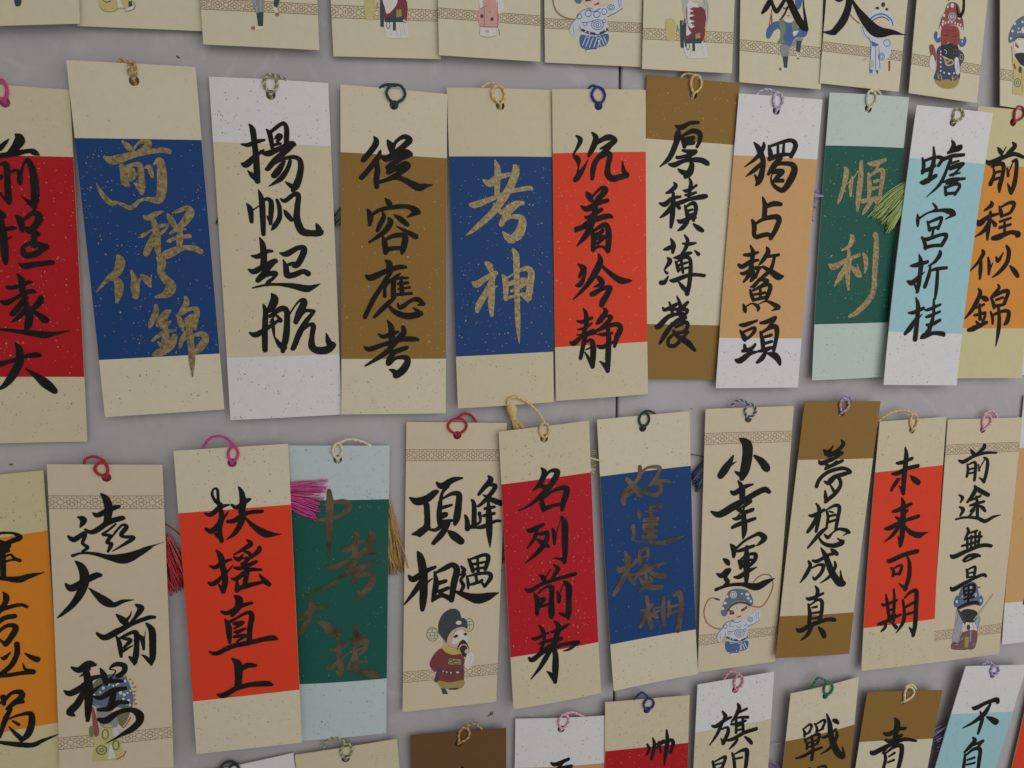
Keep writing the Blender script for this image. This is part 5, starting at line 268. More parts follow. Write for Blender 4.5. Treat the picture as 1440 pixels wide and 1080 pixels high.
{"z":4.3,"base":[-48.97,104.43],"K":[-24.75,149.55,22.29,150.44,23.52,0.45,-23.52,-0.45],"c":"ivory2","lab":"cream bookmark bottom with dark legs in curled shoes","ft":0,"fb":0,"ink":"black","fig":["p gry 0 -63,430 42,439 24,278 -29,264 -55,300","l lgr 4 -42,376 -28,274","l lgr 4 6,380 5,281","p hat 0 -33,271 25,284 14,164 -24,170","p hat 0 117,407 169,412 137,324 109,341","p wht 0 -48,164 14,169 13,145 -55,126","e brn 0 -48,150 -50,142 -57,136 -66,133 -74,135 -80,140 -82,147 -79,155 -73,161 -64,164 -56,162 -50,157","p wht 0 99,335 132,324 145,287 129,258","e brn 0 152,274 149,266 142,260 134,257 125,258 119,264 117,271 120,279 126,285 135,287 144,286 150,281"],"bp":[[-23.67,17.57,23.37,18.95,23.4,14.87,-23.63,13.42]],"tilt":[-0.001,0.0035],"curl":[0.62,0.08,-0.14],"bow":0.14}
{"z":2.9,"base":[3.73,104.29],"K":[-25.94,149.01,21.0,150.95,23.47,0.97,-23.47,-0.97],"c":"ivory2","lab":"cream bookmark bottom with a white skirted opera figure left of a pink one","ft":0,"fb":0,"ink":"black","fig":["P yel2 0 -190,483 -104,491 -109,325 -150,307 -185,319","P mar 0 -33,477 163,503 169,317 138,305 -27,331","P wht 0 -17,313 154,326 188,210 166,178 31,164 -15,185","l lgr 4 75,290 83,182","l lgr 4 106,292 120,185","l lgr 4 138,305 156,188","l lgr 4 34,287 32,188","p hat 0 -58,494 -22,497 -29,253 -59,255","p hat 0 -21,332 144,364 138,305 -22,293","p hat 0 52,396 78,398 74,231 48,229","p gold 0 83,399 125,412 128,353 82,340","P wht 0 -28,487 85,496 79,437 5,363 -19,420","l gry 12 -80,454 -80,420 -66,406","o hat 6 22,271 20,256 14,245 7,241 0,244 -5,255 -7,269 -4,284 1,295 9,300 16,296 21,286"],"bp":[[-23.81,20.02,23.13,21.43,23.2,16.97,-23.73,14.84]],"tilt":[-0.0003,0.0023],"curl":[0.29,0.01,0.02],"bow":0.13}
{"z":4.2,"base":[49.47,106.37],"K":[-23.82,149.76,22.83,150.23,23.32,0.24,-23.32,-0.24],"c":"ivory2","lab":"cream bookmark bottom with a pink robed opera figure","ft":0,"fb":0,"ink":"black","fig":["P pnk 0 -101,414 -79,535 61,547 72,388 71,277 -16,266 -97,265","p wht 0 -106,513 -26,520 -26,450 -91,415","P wht 0 61,527 126,502 115,411 72,398","p wht 0 -97,260 55,266 55,205 -5,181 -92,190","l mar2 5 -53,418 -54,268","l mar2 5 66,487 68,277","l mar2 5 -97,265 71,275","l mar2 5 -91,415 -26,450","l gry 3 -95,255 -92,190 -5,183 55,205","l mar 4 77,267 88,208","e hat 0 -60,358 -62,348 -67,341 -75,338 -82,340 -88,346 -90,355 -88,364 -82,371 -75,374 -67,373 -62,366","e hat 0 32,340 30,331 25,325 17,322 9,324 4,329 2,337 4,345 10,352 17,355 25,353 30,347","e mar2 0 4,398 3,395 0,394 -4,393 -9,393 -12,394 -13,396 -12,398 -9,400 -4,401 0,401 3,399","e lgr 0 -5,231 -8,224 -16,218 -27,215 -38,217 -45,221 -48,228 -45,235 -37,241 -27,244 -16,243 -8,238"],"bp":[[-23.39,19.65,23.26,20.11,23.27,16.05,-23.38,15.51]],"tilt":[-0.0039,0.0023],"curl":[1.0,0.31,0.18],"bow":-0.1}
{"z":2.8,"base":[99.46,107.74],"K":[-26.99,149.48,20.65,150.45,23.82,0.49,-23.82,-0.49],"c":"ivory2","lab":"cream bookmark bottom with a blue and white figure in a belted robe","ft":0,"fb":0,"ink":"black","fig":["l brn 14 -274,711 -321,707 -368,671 -408,562 -377,448 -282,391 -175,383","P blu2 0 -195,537 -202,590 -179,655 -145,733 -110,799 -39,832 92,833 154,791 186,708 157,662 96,679 0,676 -95,620 -130,553 -153,524","e lbl 0 -165,609 -168,600 -174,593 -184,590 -193,591 -200,597 -203,605 -201,614 -194,621 -184,624 -175,623 -168,617","P skin2 0 -124,575 -72,638 12,671 96,673 121,632 98,561 51,514 -21,497 -93,513","l hat 24 -128,580 -84,647 -1,686 83,690 156,668","l yel 5 -136,595 -90,658 -1,700 95,704","p mar2 0 -109,606 -35,591 -40,558 -100,545","p mar2 0 37,615 108,664 115,632 40,586","e blk 0 -46,565 -49,560 -58,556 -70,553 -82,554 -91,557 -94,561 -91,566 -82,570 -70,573 -58,572 -50,570","e blk 0 85,613 82,608 74,604 64,602 53,602 45,605 42,610 45,615 52,619 63,621 74,621 82,618","p mar2 0 -18,528 38,554 41,537 -7,518","l mar2 6 -14,643 -11,611","P lbl 0 -175,410 -128,467 -21,503 99,528 194,601 230,625 279,619 270,520 198,471 125,433 131,194 95,169 -14,145 -123,138 -141,164 -131,284 -150,347 -173,281 -208,240 -251,286 -234,341","l blu 5 -210,332 -203,257","l blu 5 219,603 239,518","l blu 5 249,611 251,530","l blu 6 -251,286 -228,341 -175,404 -128,465 -21,497","l blu 6 113,427 198,471 270,518","o blu 7 -127,416 -130,405 -139,396 -151,392 -163,394 -172,401 -175,412 -172,423 -164,431 -152,435 -140,433 -131,426","o blu 7 -39,447 -43,433 -53,422 -68,417 -82,420 -93,429 -97,443 -93,457 -83,468 -69,473 -54,470 -43,461","o blu 7 48,447 44,433 32,423 17,418 1,420 -11,429 -15,442 -11,455 0,465 16,470 31,468 43,459","o blu 7 112,475 109,462 101,452 89,448 77,450 67,459 64,472 67,485 76,495 88,499 100,497 109,488","o blu 7 185,519 182,507 170,497 154,493 139,495 127,503 122,514 126,526 138,536 153,540 169,538 181,531","o blu 6 168,518 167,512 161,508 154,506 147,507 141,510 139,515 141,521 146,525 154,527 161,527 166,523","o blu 7 82,359 75,337 54,319 25,312 -4,315 -26,329 -34,351 -26,373 -6,390 23,398 52,395 74,380","o blu 7 60,358 56,344 43,334 25,329 6,331 -7,340 -12,352 -8,365 6,376 24,381 42,379 55,370","o blu 7 39,356 37,350 32,346 24,344 17,345 12,349 10,354 11,359 17,364 24,366 31,365 37,361","l blu 8 -69,493 -20,465 51,498","l mar2 6 -127,365 -55,371 -13,390","o blu 6 -77,353 -80,345 -87,339 -96,336 -106,337 -113,342 -116,350 -113,357 -106,364 -97,366 -87,365 -80,360","o blu 6 107,394 105,386 99,380 90,377 82,379 75,384 73,391 75,399 81,405 90,408 98,406 104,401","P blu 0 -137,251 -4,250 129,281 125,193 58,161 -38,143 -129,143","l lbl 8 -117,160 -88,233","l lbl 8 -87,151 -52,230","l lbl 8 -51,148 -16,238","l lbl 8 -8,151 20,235","l lbl 9 32,159 57,238","l lbl 9 64,167 33,220","l lbl 9 95,180 63,243","l lbl 9 116,198 87,256","o lbl 6 -43,252 -46,245 -53,240 -64,238 -75,239 -83,243 -86,249 -83,256 -76,261 -65,264 -54,263 -46,258","o lbl 6 54,254 51,247 43,242 33,239 22,240 13,244 10,251 13,257 21,263 32,265 43,264 51,260","l hat 24 -131,300 -41,274 56,281 128,325","e wht 0 -81,287 -82,284 -85,281 -89,280 -93,281 -96,283 -98,286 -97,289 -94,292 -89,293 -85,293 -82,291","e wht 0 -45,279 -46,276 -49,273 -53,272 -57,273 -60,275 -61,278 -60,281 -57,284 -53,285 -49,285 -46,282","e wht 0 47,284 45,279 37,275 26,273 15,274 7,276 4,281 7,285 15,289 25,291 36,291 44,288","e wht 0 112,313 111,309 108,307 104,305 100,306 97,308 95,311 96,315 99,317 104,318 108,318 111,316","p wht 0 -92,123 34,149 -14,118 -74,94","l hat 10 -92,123 -38,136 22,144"],"bp":[[-24.23,18.56,23.41,20.02,23.5,15.81,-24.14,14.48]],"tilt":[0.0015,0.0029],"curl":[-0.09,0.05,-0.13],"bow":0.05}
{"z":4.2,"base":[145.77,107.05],"K":[-23.08,149.63,23.23,150.37,23.16,0.37,-23.16,-0.37],"c":"ivory2","lab":"cream bookmark bottom with a white skirted figure directly above the golden brown bookmark","ft":0,"fb":0,"ink":"black","fig":["P yel2 0 -240,441 -145,449 -138,281 -183,263 -222,275","P mar 0 -65,435 150,461 170,273 136,261 -48,288","P wht 0 -36,269 152,282 198,165 177,133 28,118 -25,140","l lgr 5 68,246 84,137","l lgr 5 102,248 124,140","l lgr 5 136,261 165,142","l lgr 5 22,243 27,143","p hat 0 -94,453 -55,456 -45,208 -79,211","p hat 0 -42,288 139,321 136,261 -40,248","p hat 0 35,353 63,355 71,186 42,184","p gold 0 69,356 114,369 123,310 72,296","P wht 0 -60,445 65,455 62,395 -15,320 -46,377","l gry 14 -115,412 -114,377 -96,364","o hat 7 11,227 9,212 4,201 -4,196 -12,199 -19,210 -21,225 -20,240 -14,251 -7,256 1,252 8,242","P lgr 0 -72,703 98,717 188,630 201,492 166,404 87,398 -24,432 -59,515","l gry 6 161,680 188,576 179,448","l gry 6 136,678 163,575 159,446","P skin2 0 -28,707 122,719 126,627 60,579 -10,616","P mar 0 -32,568 55,587 148,578 174,447 114,357 5,371","P wht 0 -15,624 78,606 96,527 92,403 39,386 -12,433","l lgr 6 33,522 48,406","l hat 12 -43,473 -43,346 -28,218","l yel 9 173,469 169,340 152,274","p hat 0 -61,440 -27,436 -27,326 -57,334"],"bp":[[-23.15,17.86,23.17,19.13,23.16,14.25,-23.15,13.12]],"tilt":[-0.0009,-0.0002],"curl":[0.82,-0.08,-0.25],"bow":-0.06}
{"z":3.1,"base":[196.12,103.43],"K":[-26.51,150.36,18.36,149.53,22.43,-0.41,-22.43,0.41],"c":"ivory2","lab":"cream bookmark bottom with a blue and green figure on one leg","ft":0,"fb":0,"ink":"black","ch":["-65,427,43 -79,390,52 -97,359,54 -117,334,24/-74,408,22 -59,369,37 -40,348,42 -19,372,39 8,415,33/18,370,22 0,332,18 -20,310,9/15,433,66 37,385,73 71,333,77 103,292,73 127,275,40/128,278,45 117,332,29 106,386,15 103,423,9"],"fig":["l mar2 9 -132,709 -150,571 -163,524","l mar2 15 -134,663 -123,573","P skin2 0 -17,754 91,763 108,673 68,619 13,638 -23,690","e mar2 0 68,665 66,662 59,660 49,658 39,658 32,660 29,662 32,665 39,668 49,669 58,669 66,668","p mar2 0 -16,741 23,735 18,716 -14,723","P blu 0 -45,611 14,620 101,613 170,558 268,575 262,500 220,474 144,464 84,386 43,341 8,371 -8,462 -40,533 -98,511 -142,439 -180,450 -174,523 -124,582","P wht 0 8,633 99,640 106,616 59,600 14,611","P grn2 0 -45,611 3,624 25,538 2,472 17,409 -37,396 -54,413 -25,470","P grn2 0 91,607 133,620 155,548 107,526","P wht 0 108,517 172,531 127,477","P gry 0 -19,374 62,384 69,283 4,274","P gry 0 74,366 145,455 221,465 201,431 106,378","p hat 0 9,279 69,283 60,170 27,173","p hat 0 151,437 211,441 192,328 152,344","p wht 0 -1,176 60,170 61,147 2,134","e brn 0 2,159 1,151 -4,146 -12,143 -20,145 -25,150 -28,157 -26,165 -21,170 -14,173 -6,171 0,166","p wht 0 142,334 177,308 196,272 174,260","e brn 0 192,272 191,267 186,264 180,262 173,263 168,266 166,270 167,275 172,279 179,281 185,280 190,277","P blu 0 118,847 194,853 179,752 136,739"],"bp":[[-22.97,20.2,21.89,19.6,22.03,14.55,-22.84,15.29]],"tilt":[-0.0045,-0.0035],"curl":[1.07,0.33,-0.23],"bow":0.04}
{"z":4.6,"base":[240.35,105.09],"K":[-19.19,150.66,27.02,149.24,23.11,-0.71,-23.11,0.71],"c":"ivory2","lab":"cream bookmark bottom with a broad black stroke over a white robed figure","ft":0,"fb":0,"ink":"black","ch":["-94,438,69 -95,383,74 -115,321,83 -151,272,74 -180,251,50 -230,249,9/-150,268,45 -160,246,25 -179,241,9/-84,421,16 -47,373,50 6,321,96 55,283,119 102,272,97 165,277,51 223,272,14 258,270,5/-181,413,16 -150,402,29 -118,418,16"],"fig":["l brn 13 -210,731 -137,659 -51,610","P lbl 0 18,592 24,683 113,757 250,756 326,683 335,616","l blu 14 39,605 92,683 199,719 299,681 335,621","l hat 11 58,600 108,658 201,692 287,662","P skin2 0 59,596 109,649 202,683 287,653 311,580 217,517 106,531","e blk 0 161,772 159,765 151,759 140,757 129,758 121,762 117,768 120,775 127,781 138,783 149,782 157,778","e blk 0 226,810 224,799 217,790 206,786 195,789 186,796 182,807 184,818 191,827 202,831 213,829 222,821","e blk 0 266,769 264,762 258,757 250,754 242,755 236,760 233,766 234,773 240,778 248,781 256,780 263,775","P lbl 0 -31,600 -1,501 86,440 96,167 141,135 220,175 253,280 319,319 331,480 247,496 193,481 79,518","p blu 0 93,458 192,424 150,403 109,405","o blu 8 317,451 314,435 301,423 282,417 262,420 247,430 240,446 244,462 257,475 276,480 295,477 311,467","o blu 8 260,315 257,298 245,284 228,278 209,282 195,293 189,310 192,328 204,341 221,347 240,343 254,332","o blu 8 241,314 240,304 234,297 226,294 218,296 211,303 208,311 209,321 215,328 223,331 231,329 238,323","l blu 8 -22,589 21,503 92,435 99,167","l blu 8 150,399 171,172","l blu 8 186,401 218,198","p blu2 0 98,185 137,179 135,142 101,149","p lgr 0 96,270 142,273 143,204 102,202","p blk 0 171,172 198,183 196,139","p mar2 0 311,277 334,279 340,182 323,181","P lgr 0 -3,270 58,288 47,264"],"bp":[[-22.59,20.41,23.62,18.98,23.5,14.48,-22.7,16.15]],"tilt":[-0.0022,-0.0015],"curl":[0.29,0.23,0.05],"bow":0.0}
{"z":5.4,"base":[289.98,102.56],"K":[-19.77,151.29,22.72,148.7,21.24,-1.29,-21.24,1.29],"c":"ivory2","lab":"cream bookmark bottom with a red faced opera figure","ft":0,"fb":0,"ink":"black","ch":["69,500,28 74,460,29 72,429,33 57,408,38 42,418,24 32,452,15/-33,487,22 -19,478,11"],"fig":["l ln 6 -128,676 -105,776 -69,850 -53,909 5,940 80,919 110,855 152,778 174,685","P mar2 0 -123,685 -99,776 -63,850 -47,905 6,936 75,915 104,855 147,777 168,689 131,713 18,723 -79,689","e wht 0 28,911 27,899 21,890 11,886 1,889 -8,896 -11,908 -10,919 -4,928 6,932 16,930 24,922","e wht 0 -34,893 -35,886 -39,881 -44,879 -50,881 -54,885 -56,891 -56,897 -52,902 -47,904 -41,903 -36,899","e wht 0 -67,806 -68,797 -72,791 -79,789 -85,790 -91,796 -93,803 -93,812 -88,818 -82,820 -75,819 -70,813","e wht 0 121,793 120,788 114,784 107,781 99,782 93,786 90,791 91,796 97,801 104,803 112,802 118,799","e wht 0 -74,747 -75,741 -78,736 -84,734 -89,735 -94,739 -96,745 -95,752 -92,757 -86,759 -81,757 -76,753","e wht 0 -102,687 -102,678 -105,671 -110,669 -115,671 -120,677 -122,686 -121,694 -119,701 -114,704 -109,702 -104,696","e wht 0 -78,720 -78,713 -81,707 -86,705 -91,707 -96,712 -98,719 -97,726 -94,731 -89,733 -84,732 -80,727","e wht 0 -47,736 -48,729 -50,723 -54,721 -59,722 -63,727 -65,734 -64,742 -62,747 -58,749 -53,748 -49,743","e wht 0 -9,748 -10,740 -12,735 -17,733 -21,734 -25,739 -27,746 -27,753 -24,759 -20,761 -15,760 -11,755","e wht 0 29,751 29,743 26,738 22,736 17,737 14,742 12,749 12,756 15,762 19,764 24,762 27,758","e wht 0 69,745 69,737 66,732 62,730 57,731 54,736 52,743 52,750 55,756 59,758 63,757 67,752","e wht 0 104,734 104,727 101,721 97,719 92,720 88,725 86,732 87,740 89,745 94,747 98,746 102,741","e wht 0 139,732 139,725 136,719 131,717 126,718 121,723 119,730 120,738 123,743 128,745 133,744 137,739","e wht 0 166,698 165,689 162,682 158,679 152,681 148,688 146,696 146,706 149,712 154,715 159,713 163,707","e wht 0 153,665 152,658 149,653 144,650 139,652 135,657 132,664 133,671 136,677 141,679 146,677 150,673","e lgr 0 65,802 61,781 46,764 23,756 -1,760 -19,774 -28,795 -24,817 -9,834 14,841 38,837 56,823","o hat 7 50,801 47,786 37,774 22,769 6,772 -7,782 -13,796 -10,812 0,824 15,829 31,826 44,816","l hat 6 16,825 21,772","P blu 0 -181,610 -168,642 -140,639 -136,595 -96,589 -97,548 -141,541 -172,575","P blu 0 133,596 179,591 192,623 219,594 208,538 165,517 134,542","e wht 0 -121,592 -121,585 -124,581 -128,579 -133,580 -137,584 -138,590 -138,597 -135,601 -131,603 -126,602 -123,598","e wht 0 177,572 176,566 173,561 169,559 164,561 161,565 159,571 159,578 162,582 166,584 171,583 175,579","P red 0 -98,660 -58,699 18,718 99,702 131,632 128,542 86,512 38,545 3,551 -38,521 -84,527","l blk 7 -59,610 -15,617 -3,605","l blk 7 31,607 75,615 101,630","l mar 6 -35,692 -17,631","l mar 6 4,699 14,633","l mar 6 43,698 44,635","P nav 0 -93,508 -66,420 -12,387 78,384 131,415 134,488 195,456 212,402 175,327 169,180 23,162 -125,180 -134,216 -107,327 -131,452","P blk 0 -83,518 -28,526 15,547 61,537 126,515 131,415 78,384 -14,405 -67,429","p mar 0 -119,416 -86,428 -79,274 -109,290","e wht 0 -75,456 -76,451 -78,448 -83,447 -87,448 -91,450 -93,454 -92,458 -89,462 -85,463 -80,462 -76,459","e wht 0 -71,424 -72,420 -75,417 -79,415 -84,416 -88,419 -89,423 -88,427 -86,430 -81,432 -77,431 -73,428","e wht 0 -66,388 -67,384 -71,380 -75,379 -81,380 -85,383 -86,387 -86,392 -82,395 -77,397 -72,396 -68,393","e wht 0 -61,351 -62,346 -66,342 -71,340 -77,341 -81,344 -84,349 -83,354 -79,358 -73,360 -68,359 -63,355","e wht 0 -58,307 -59,303 -62,299 -67,298 -72,298 -76,302 -78,306 -77,311 -74,314 -69,316 -64,315 -60,312","e wht 0 -53,267 -54,262 -57,258 -62,257 -68,258 -72,261 -73,265 -73,270 -69,273 -64,275 -59,274 -55,271","e wht 0 -10,251 -11,246 -14,241 -19,240 -24,241 -28,245 -30,250 -29,255 -26,260 -21,261 -16,260 -12,256","e wht 0 58,246 57,241 51,236 44,234 36,235 30,239 27,244 28,250 34,254 41,256 49,255 56,252","e wht 0 112,254 111,250 108,246 103,244 97,245 93,248 92,253 92,258 96,261 101,263 106,262 110,259","l yel 16 -35,386 3,352 56,383 82,348 17,326 -20,351","P gold 0 -125,180 -67,165 20,189 101,176 166,207 162,143 87,101 -15,100 -98,136","l yel 11 -90,219 -75,183","l yel 11 -50,217 -39,167","l yel 11 86,211 96,175","P mar2 0 -225,499 -170,503 -123,371 -179,376","P wht 0 -211,365 -172,413 -131,289 -191,281","P wht 0 94,394 144,398 171,262 127,251","l blu 6 135,379 136,269","l blu 5 144,398 173,263 127,249","o ln 7 114,468 112,456 105,447 94,443 82,446 73,454 69,465 71,477 78,486 89,490 100,488 110,480","o yel 6 194,419 193,406 188,395 179,391 170,394 162,403 158,417 159,431 164,441 173,445 182,442 190,433","l lbl 6 -45,476 -9,460 -23,432","l gold 7 -105,209 -98,246 -78,210 -64,239 -48,194","l gold 7 76,202 90,230 105,194 135,228 156,197","l mar 6 -75,653 -32,665 3,654 46,671 103,662","l blk 6 -55,574 -29,540","l blk 6 78,584 66,547"],"bp":[[-21.05,20.43,21.43,17.76,21.38,13.03,-21.1,15.59]],"tilt":[-0.0037,-0.0014],"curl":[0.0,0.19,0.12],"bow":0.01}
{"z":4.4,"base":[347.97,99.66],"K":[-38.96,150.25,4.3,147.74,21.63,-1.26,-21.63,1.26],"c":"ivory2","lab":"cream bookmark bottom with a yellow robed figure in the top right corner","ft":0,"fb":0,"ink":"black","fig":["P blu2 0 -385,662 -407,743 -352,866 -256,938 -129,957 -95,710 -275,725","e wht 0 -331,859 -332,851 -337,846 -343,843 -351,845 -356,850 -359,857 -358,864 -354,870 -347,872 -340,871 -334,866","e wht 0 -349,784 -350,777 -355,771 -363,768 -371,770 -378,775 -381,782 -380,789 -375,795 -367,797 -358,796 -352,791","e wht 0 -281,817 -282,812 -286,808 -292,807 -298,807 -302,811 -304,815 -304,820 -300,823 -294,825 -288,824 -283,821","e wht 0 -284,778 -285,773 -289,769 -295,768 -301,769 -305,772 -308,776 -307,781 -303,784 -297,786 -291,785 -287,782","e wht 0 -253,782 -254,777 -258,774 -264,772 -270,773 -274,776 -276,780 -275,785 -272,789 -266,790 -260,789 -255,786","e wht 0 -232,885 -234,878 -239,873 -247,871 -255,872 -262,876 -265,882 -264,889 -258,894 -250,896 -242,895 -235,891","e lbl 0 -196,805 -198,789 -208,777 -222,771 -238,774 -251,785 -257,800 -255,816 -245,828 -230,833 -215,830 -202,820","e wht 0 -369,709 -370,703 -373,698 -377,696 -382,697 -386,701 -388,708 -388,714 -385,719 -380,721 -376,720 -372,715","l hat 12 -340,683 -276,730 -99,738","P wht 0 -337,656 -273,707 -120,718 -103,589 -278,567","p mar2 0 -316,676 -263,633 -272,614 -317,639","P yel2 0 -326,481 -269,494 -188,424 -58,432 -24,179 -260,152 -292,173 -299,361","P blk 0 -306,556 -208,577 -76,562 -61,451 -191,447 -270,503","o grn 9 -199,273 -202,252 -215,236 -234,230 -255,234 -272,248 -280,268 -277,289 -264,305 -245,312 -224,307 -208,293","o grn 9 -223,272 -224,263 -229,257 -237,254 -246,256 -253,261 -256,270 -255,278 -250,285 -242,288 -233,286 -226,280","e hat 0 -200,405 -201,388 -207,375 -217,370 -228,374 -237,385 -242,402 -242,419 -236,432 -226,437 -214,433 -205,421","p mar2 0 -322,453 -300,464 -270,410 -292,403","l brn 7 -358,636 -325,471","l brn 6 -204,404 -168,181"],"bp":[[-23.79,19.81,19.49,17.17,20.13,11.67,-23.19,14.67]],"tilt":[-0.005,-0.0026],"curl":[0.32,0.21,0.16],"bow":0.01}
'''
def border(Q4, surf):
    """meander border between two ruled lines, as thin printed ribbons"""
    Q4 = np.array(Q4).reshape(4, 2); segs = []
    Lw = np.linalg.norm(Q4[1] - Q4[0]); H = np.linalg.norm(Q4[3] - Q4[0]); n = max(1, round(Lw / (H * 1.6)))
    unit = [[(0, .0), (0, .2)], [(0, .8), (0, 1)],
            [(.5 - .17, .5), (.5 - .08, .68), (.5, .74), (.58, .68), (.67, .5), (.58, .32), (.5, .26), (.42, .32), (.33, .5)],
            [(.33, .5), (.22, .5), (.22, .66), (.1, .66)], [(.67, .5), (.78, .5), (.78, .66), (.9, .66)],
            [(.22, .5), (.22, .34), (.1, .34)], [(.78, .5), (.78, .34), (.9, .34)],
            [(0, .8), (.1, .8), (.1, .58), (0, .5)], [(0, .2), (.1, .2), (.1, .42), (0, .5)],
            [(1, .8), (.9, .8), (.9, .58), (1, .5)], [(1, .2), (.9, .2), (.9, .42), (1, .5)],
            [(.2, 1), (.2, .84), (.36, .84), (.36, .72)], [(.8, 1), (.8, .84), (.64, .84), (.64, .72)],
            [(.2, 0), (.2, .16), (.36, .16), (.36, .28)], [(.8, 0), (.8, .16), (.64, .16), (.64, .28)],
            [(.5, .74), (.5, .88), (.42, .88)], [(.5, .26), (.5, .12), (.58, .12)]]
    for i in range(n):
        for pl in unit: segs.append(([((i + a) / n, b) for a, b in pl], .21))
    for i in range(24):
        for b in (0, 1): segs.append(([(i / 24, b), ((i + 1) / 24, b)], .24))
    V = []; F = []
    B = lambda s, t: (Q4[0] * (1 - s) + Q4[1] * s) * (1 - t) + (Q4[3] * (1 - s) + Q4[2] * s) * t
    lay = 0
    for pl, w in segs:
        P = [B(a, 1 - b) for a, b in pl]
        for p, q in zip(P[:-1], P[1:]):
            d = q - p; L = np.linalg.norm(d)
            if L < 1e-6: continue
            d /= L; nn = np.array([-d[1], d[0]]) * w / 2; e = d * w * .4; lay = (lay + 1) % 7; b = len(V)
            for c in (p - e - nn, q + e - nn, q + e + nn, p - e + nn): V.append(surf(c[0], c[1], .10 + .003 * lay))
            F.append((b, b + 1, b + 2, b + 3))
    return V, F
def figure(lines, surf, parent):
    V = []; F = []; MI = []; keys = []; lay = 0
    for ln in lines:
        t = ln.split(); k = t[0]; col = t[1]; w = int(t[2]) / 20; P = np.array([[int(x) / 20 for x in q.split(',')] for q in t[3:]])
        if col not in keys: keys.append(col)
        mi = keys.index(col); lay += 1; off = .13 + .0012 * lay
        if k in 'pPe':
            C = P if k == 'p' else catmull(P, 5 if k == 'P' else 2, True)
            b = len(V)
            for c in C: V.append(surf(c[0], c[1], off))
            for tri in geometry.tessellate_polygon([[Vector((c[0], c[1], 0)) for c in C]]):
                a, bb, cc = (C[i] for i in tri)
                if (bb[0] - a[0]) * (cc[1] - a[1]) - (bb[1] - a[1]) * (cc[0] - a[0]) < 0: tri = tri[::-1]
                F.append(tuple(b + i for i in tri)); MI.append(mi)
        else:
            C = catmull(P, 4, k == 'o')
            if k == 'o': C = np.vstack([C, C[:1]])
            d = np.gradient(C, axis=0); d /= np.linalg.norm(d, axis=1)[:, None] + 1e-9
            nn = np.stack([-d[:, 1], d[:, 0]], 1) * w / 2; b = len(V)
            for c, q in zip(C, nn):
                V.append(surf(*(c - q), off)); V.append(surf(*(c + q), off))
            for i in range(len(C) - 1):
                F.append((b + 2 * i, b + 2 * i + 2, b + 2 * i + 3, b + 2 * i + 1)); MI.append(mi)
    return mesh('printed_figure', V, F, [figmat(k) for k in keys], parent, MI)
def flakes(V, F, MI, quad, count, surf, off, kinds, rr, avoid=None):
    """scattered torn metal flakes in the quad (4 corners, mm) appended as tiny polygons"""
    q = np.array(quad); cl = [(rr.random(), rr.random()) for _ in range(max(1, count // 14))]
    for _ in range(count):
        if rr.random() < .38:
            c = rr.choice(cl); s = c[0] + rr.gauss(0, .05); t = c[1] + rr.gauss(0, .05)
        else: s, t = rr.random(), rr.random()
        if not (.015 < s < .985 and .015 < t < .985): continue
        p = (q[0] * (1 - s) + q[1] * s) * (1 - t) + (q[3] * (1 - s) + q[2] * s) * t
        if avoid is not None and np.linalg.norm(p - avoid) < 3.2: continue
        L = min(.8, .19 + abs(rr.gauss(0, .18))); wd = L * rr.uniform(.32, .8); an = rr.uniform(0, math.pi); n = rr.choice((4, 5, 5, 6)); b = len(V)
        for k in range(n):
            a = 2 * math.pi * (k + rr.uniform(-.25, .25)) / n; ra = rr.uniform(.65, 1.1)
            x = L * ra * math.cos(a); y = wd * ra * math.sin(a)
            V.append(surf(p[0] + x * math.cos(an) - y * math.sin(an), p[1] + x * math.sin(an) + y * math.cos(an), off))
        F.append(tuple(range(b, b + n))); MI.append(rr.choice(kinds))
def brush(strokes, surf, mat, parent, seed):
    """one written character: union of tapering brush strokes, contoured on a fine grid"""
    caps = []
    for st in strokes.split('/'):
        P = np.array([[int(x) for x in q.split(',')] for q in st.split()], float); P[:, :2] /= 10; P[:, 2] /= 20
        if len(P) == 1: P = np.vstack([P, P + [.05, 0, 0]])
        C = catmull(P, 7); C[:, 2] = np.clip(C[:, 2], .1, None)
        caps += list(zip(C[:-1], C[1:]))
    A = np.array([c[0] for c in caps]); B = np.array([c[1] for c in caps]); h = .15
    lo = np.minimum(A, B)[:, :2].min(0) - 3; hi = np.maximum(A, B)[:, :2].max(0) + 3
    xs = np.arange(lo[0], hi[0], h); ys = np.arange(hi[1], lo[1], -h); X, Y = np.meshgrid(xs, ys); F = np.full(X.shape, 9.)
    for a, b in zip(A, B):
        r = max(a[2], b[2]) / 2 + .6
        j0 = max(0, int((min(a[0], b[0]) - r - lo[0]) / h)); j1 = int((max(a[0], b[0]) + r - lo[0]) / h) + 2
        i0 = max(0, int((hi[1] - max(a[1], b[1]) - r) / h)); i1 = int((hi[1] - min(a[1], b[1]) + r) / h) + 2
        x = X[i0:i1, j0:j1]; y = Y[i0:i1, j0:j1]; d = b - a; L2 = d[0] ** 2 + d[1] ** 2 + 1e-9
        t = np.clip(((x - a[0]) * d[0] + (y - a[1]) * d[1]) / L2, 0, 1)
        dd = np.hypot(x - a[0] - t * d[0], y - a[1] - t * d[1]) - (a[2] + t * d[2]) / 2
        F[i0:i1, j0:j1] = np.minimum(F[i0:i1, j0:j1], dd)
    F += .06 * vnoise(X * .7, Y * .7, seed) + .02 * vnoise(X * 2.4, Y * 2.4, seed + 5)
    v, f = march(X, Y, F)
    return mesh('brush_character', [surf(x, y, .22) for x, y in v], f, [mat], parent)
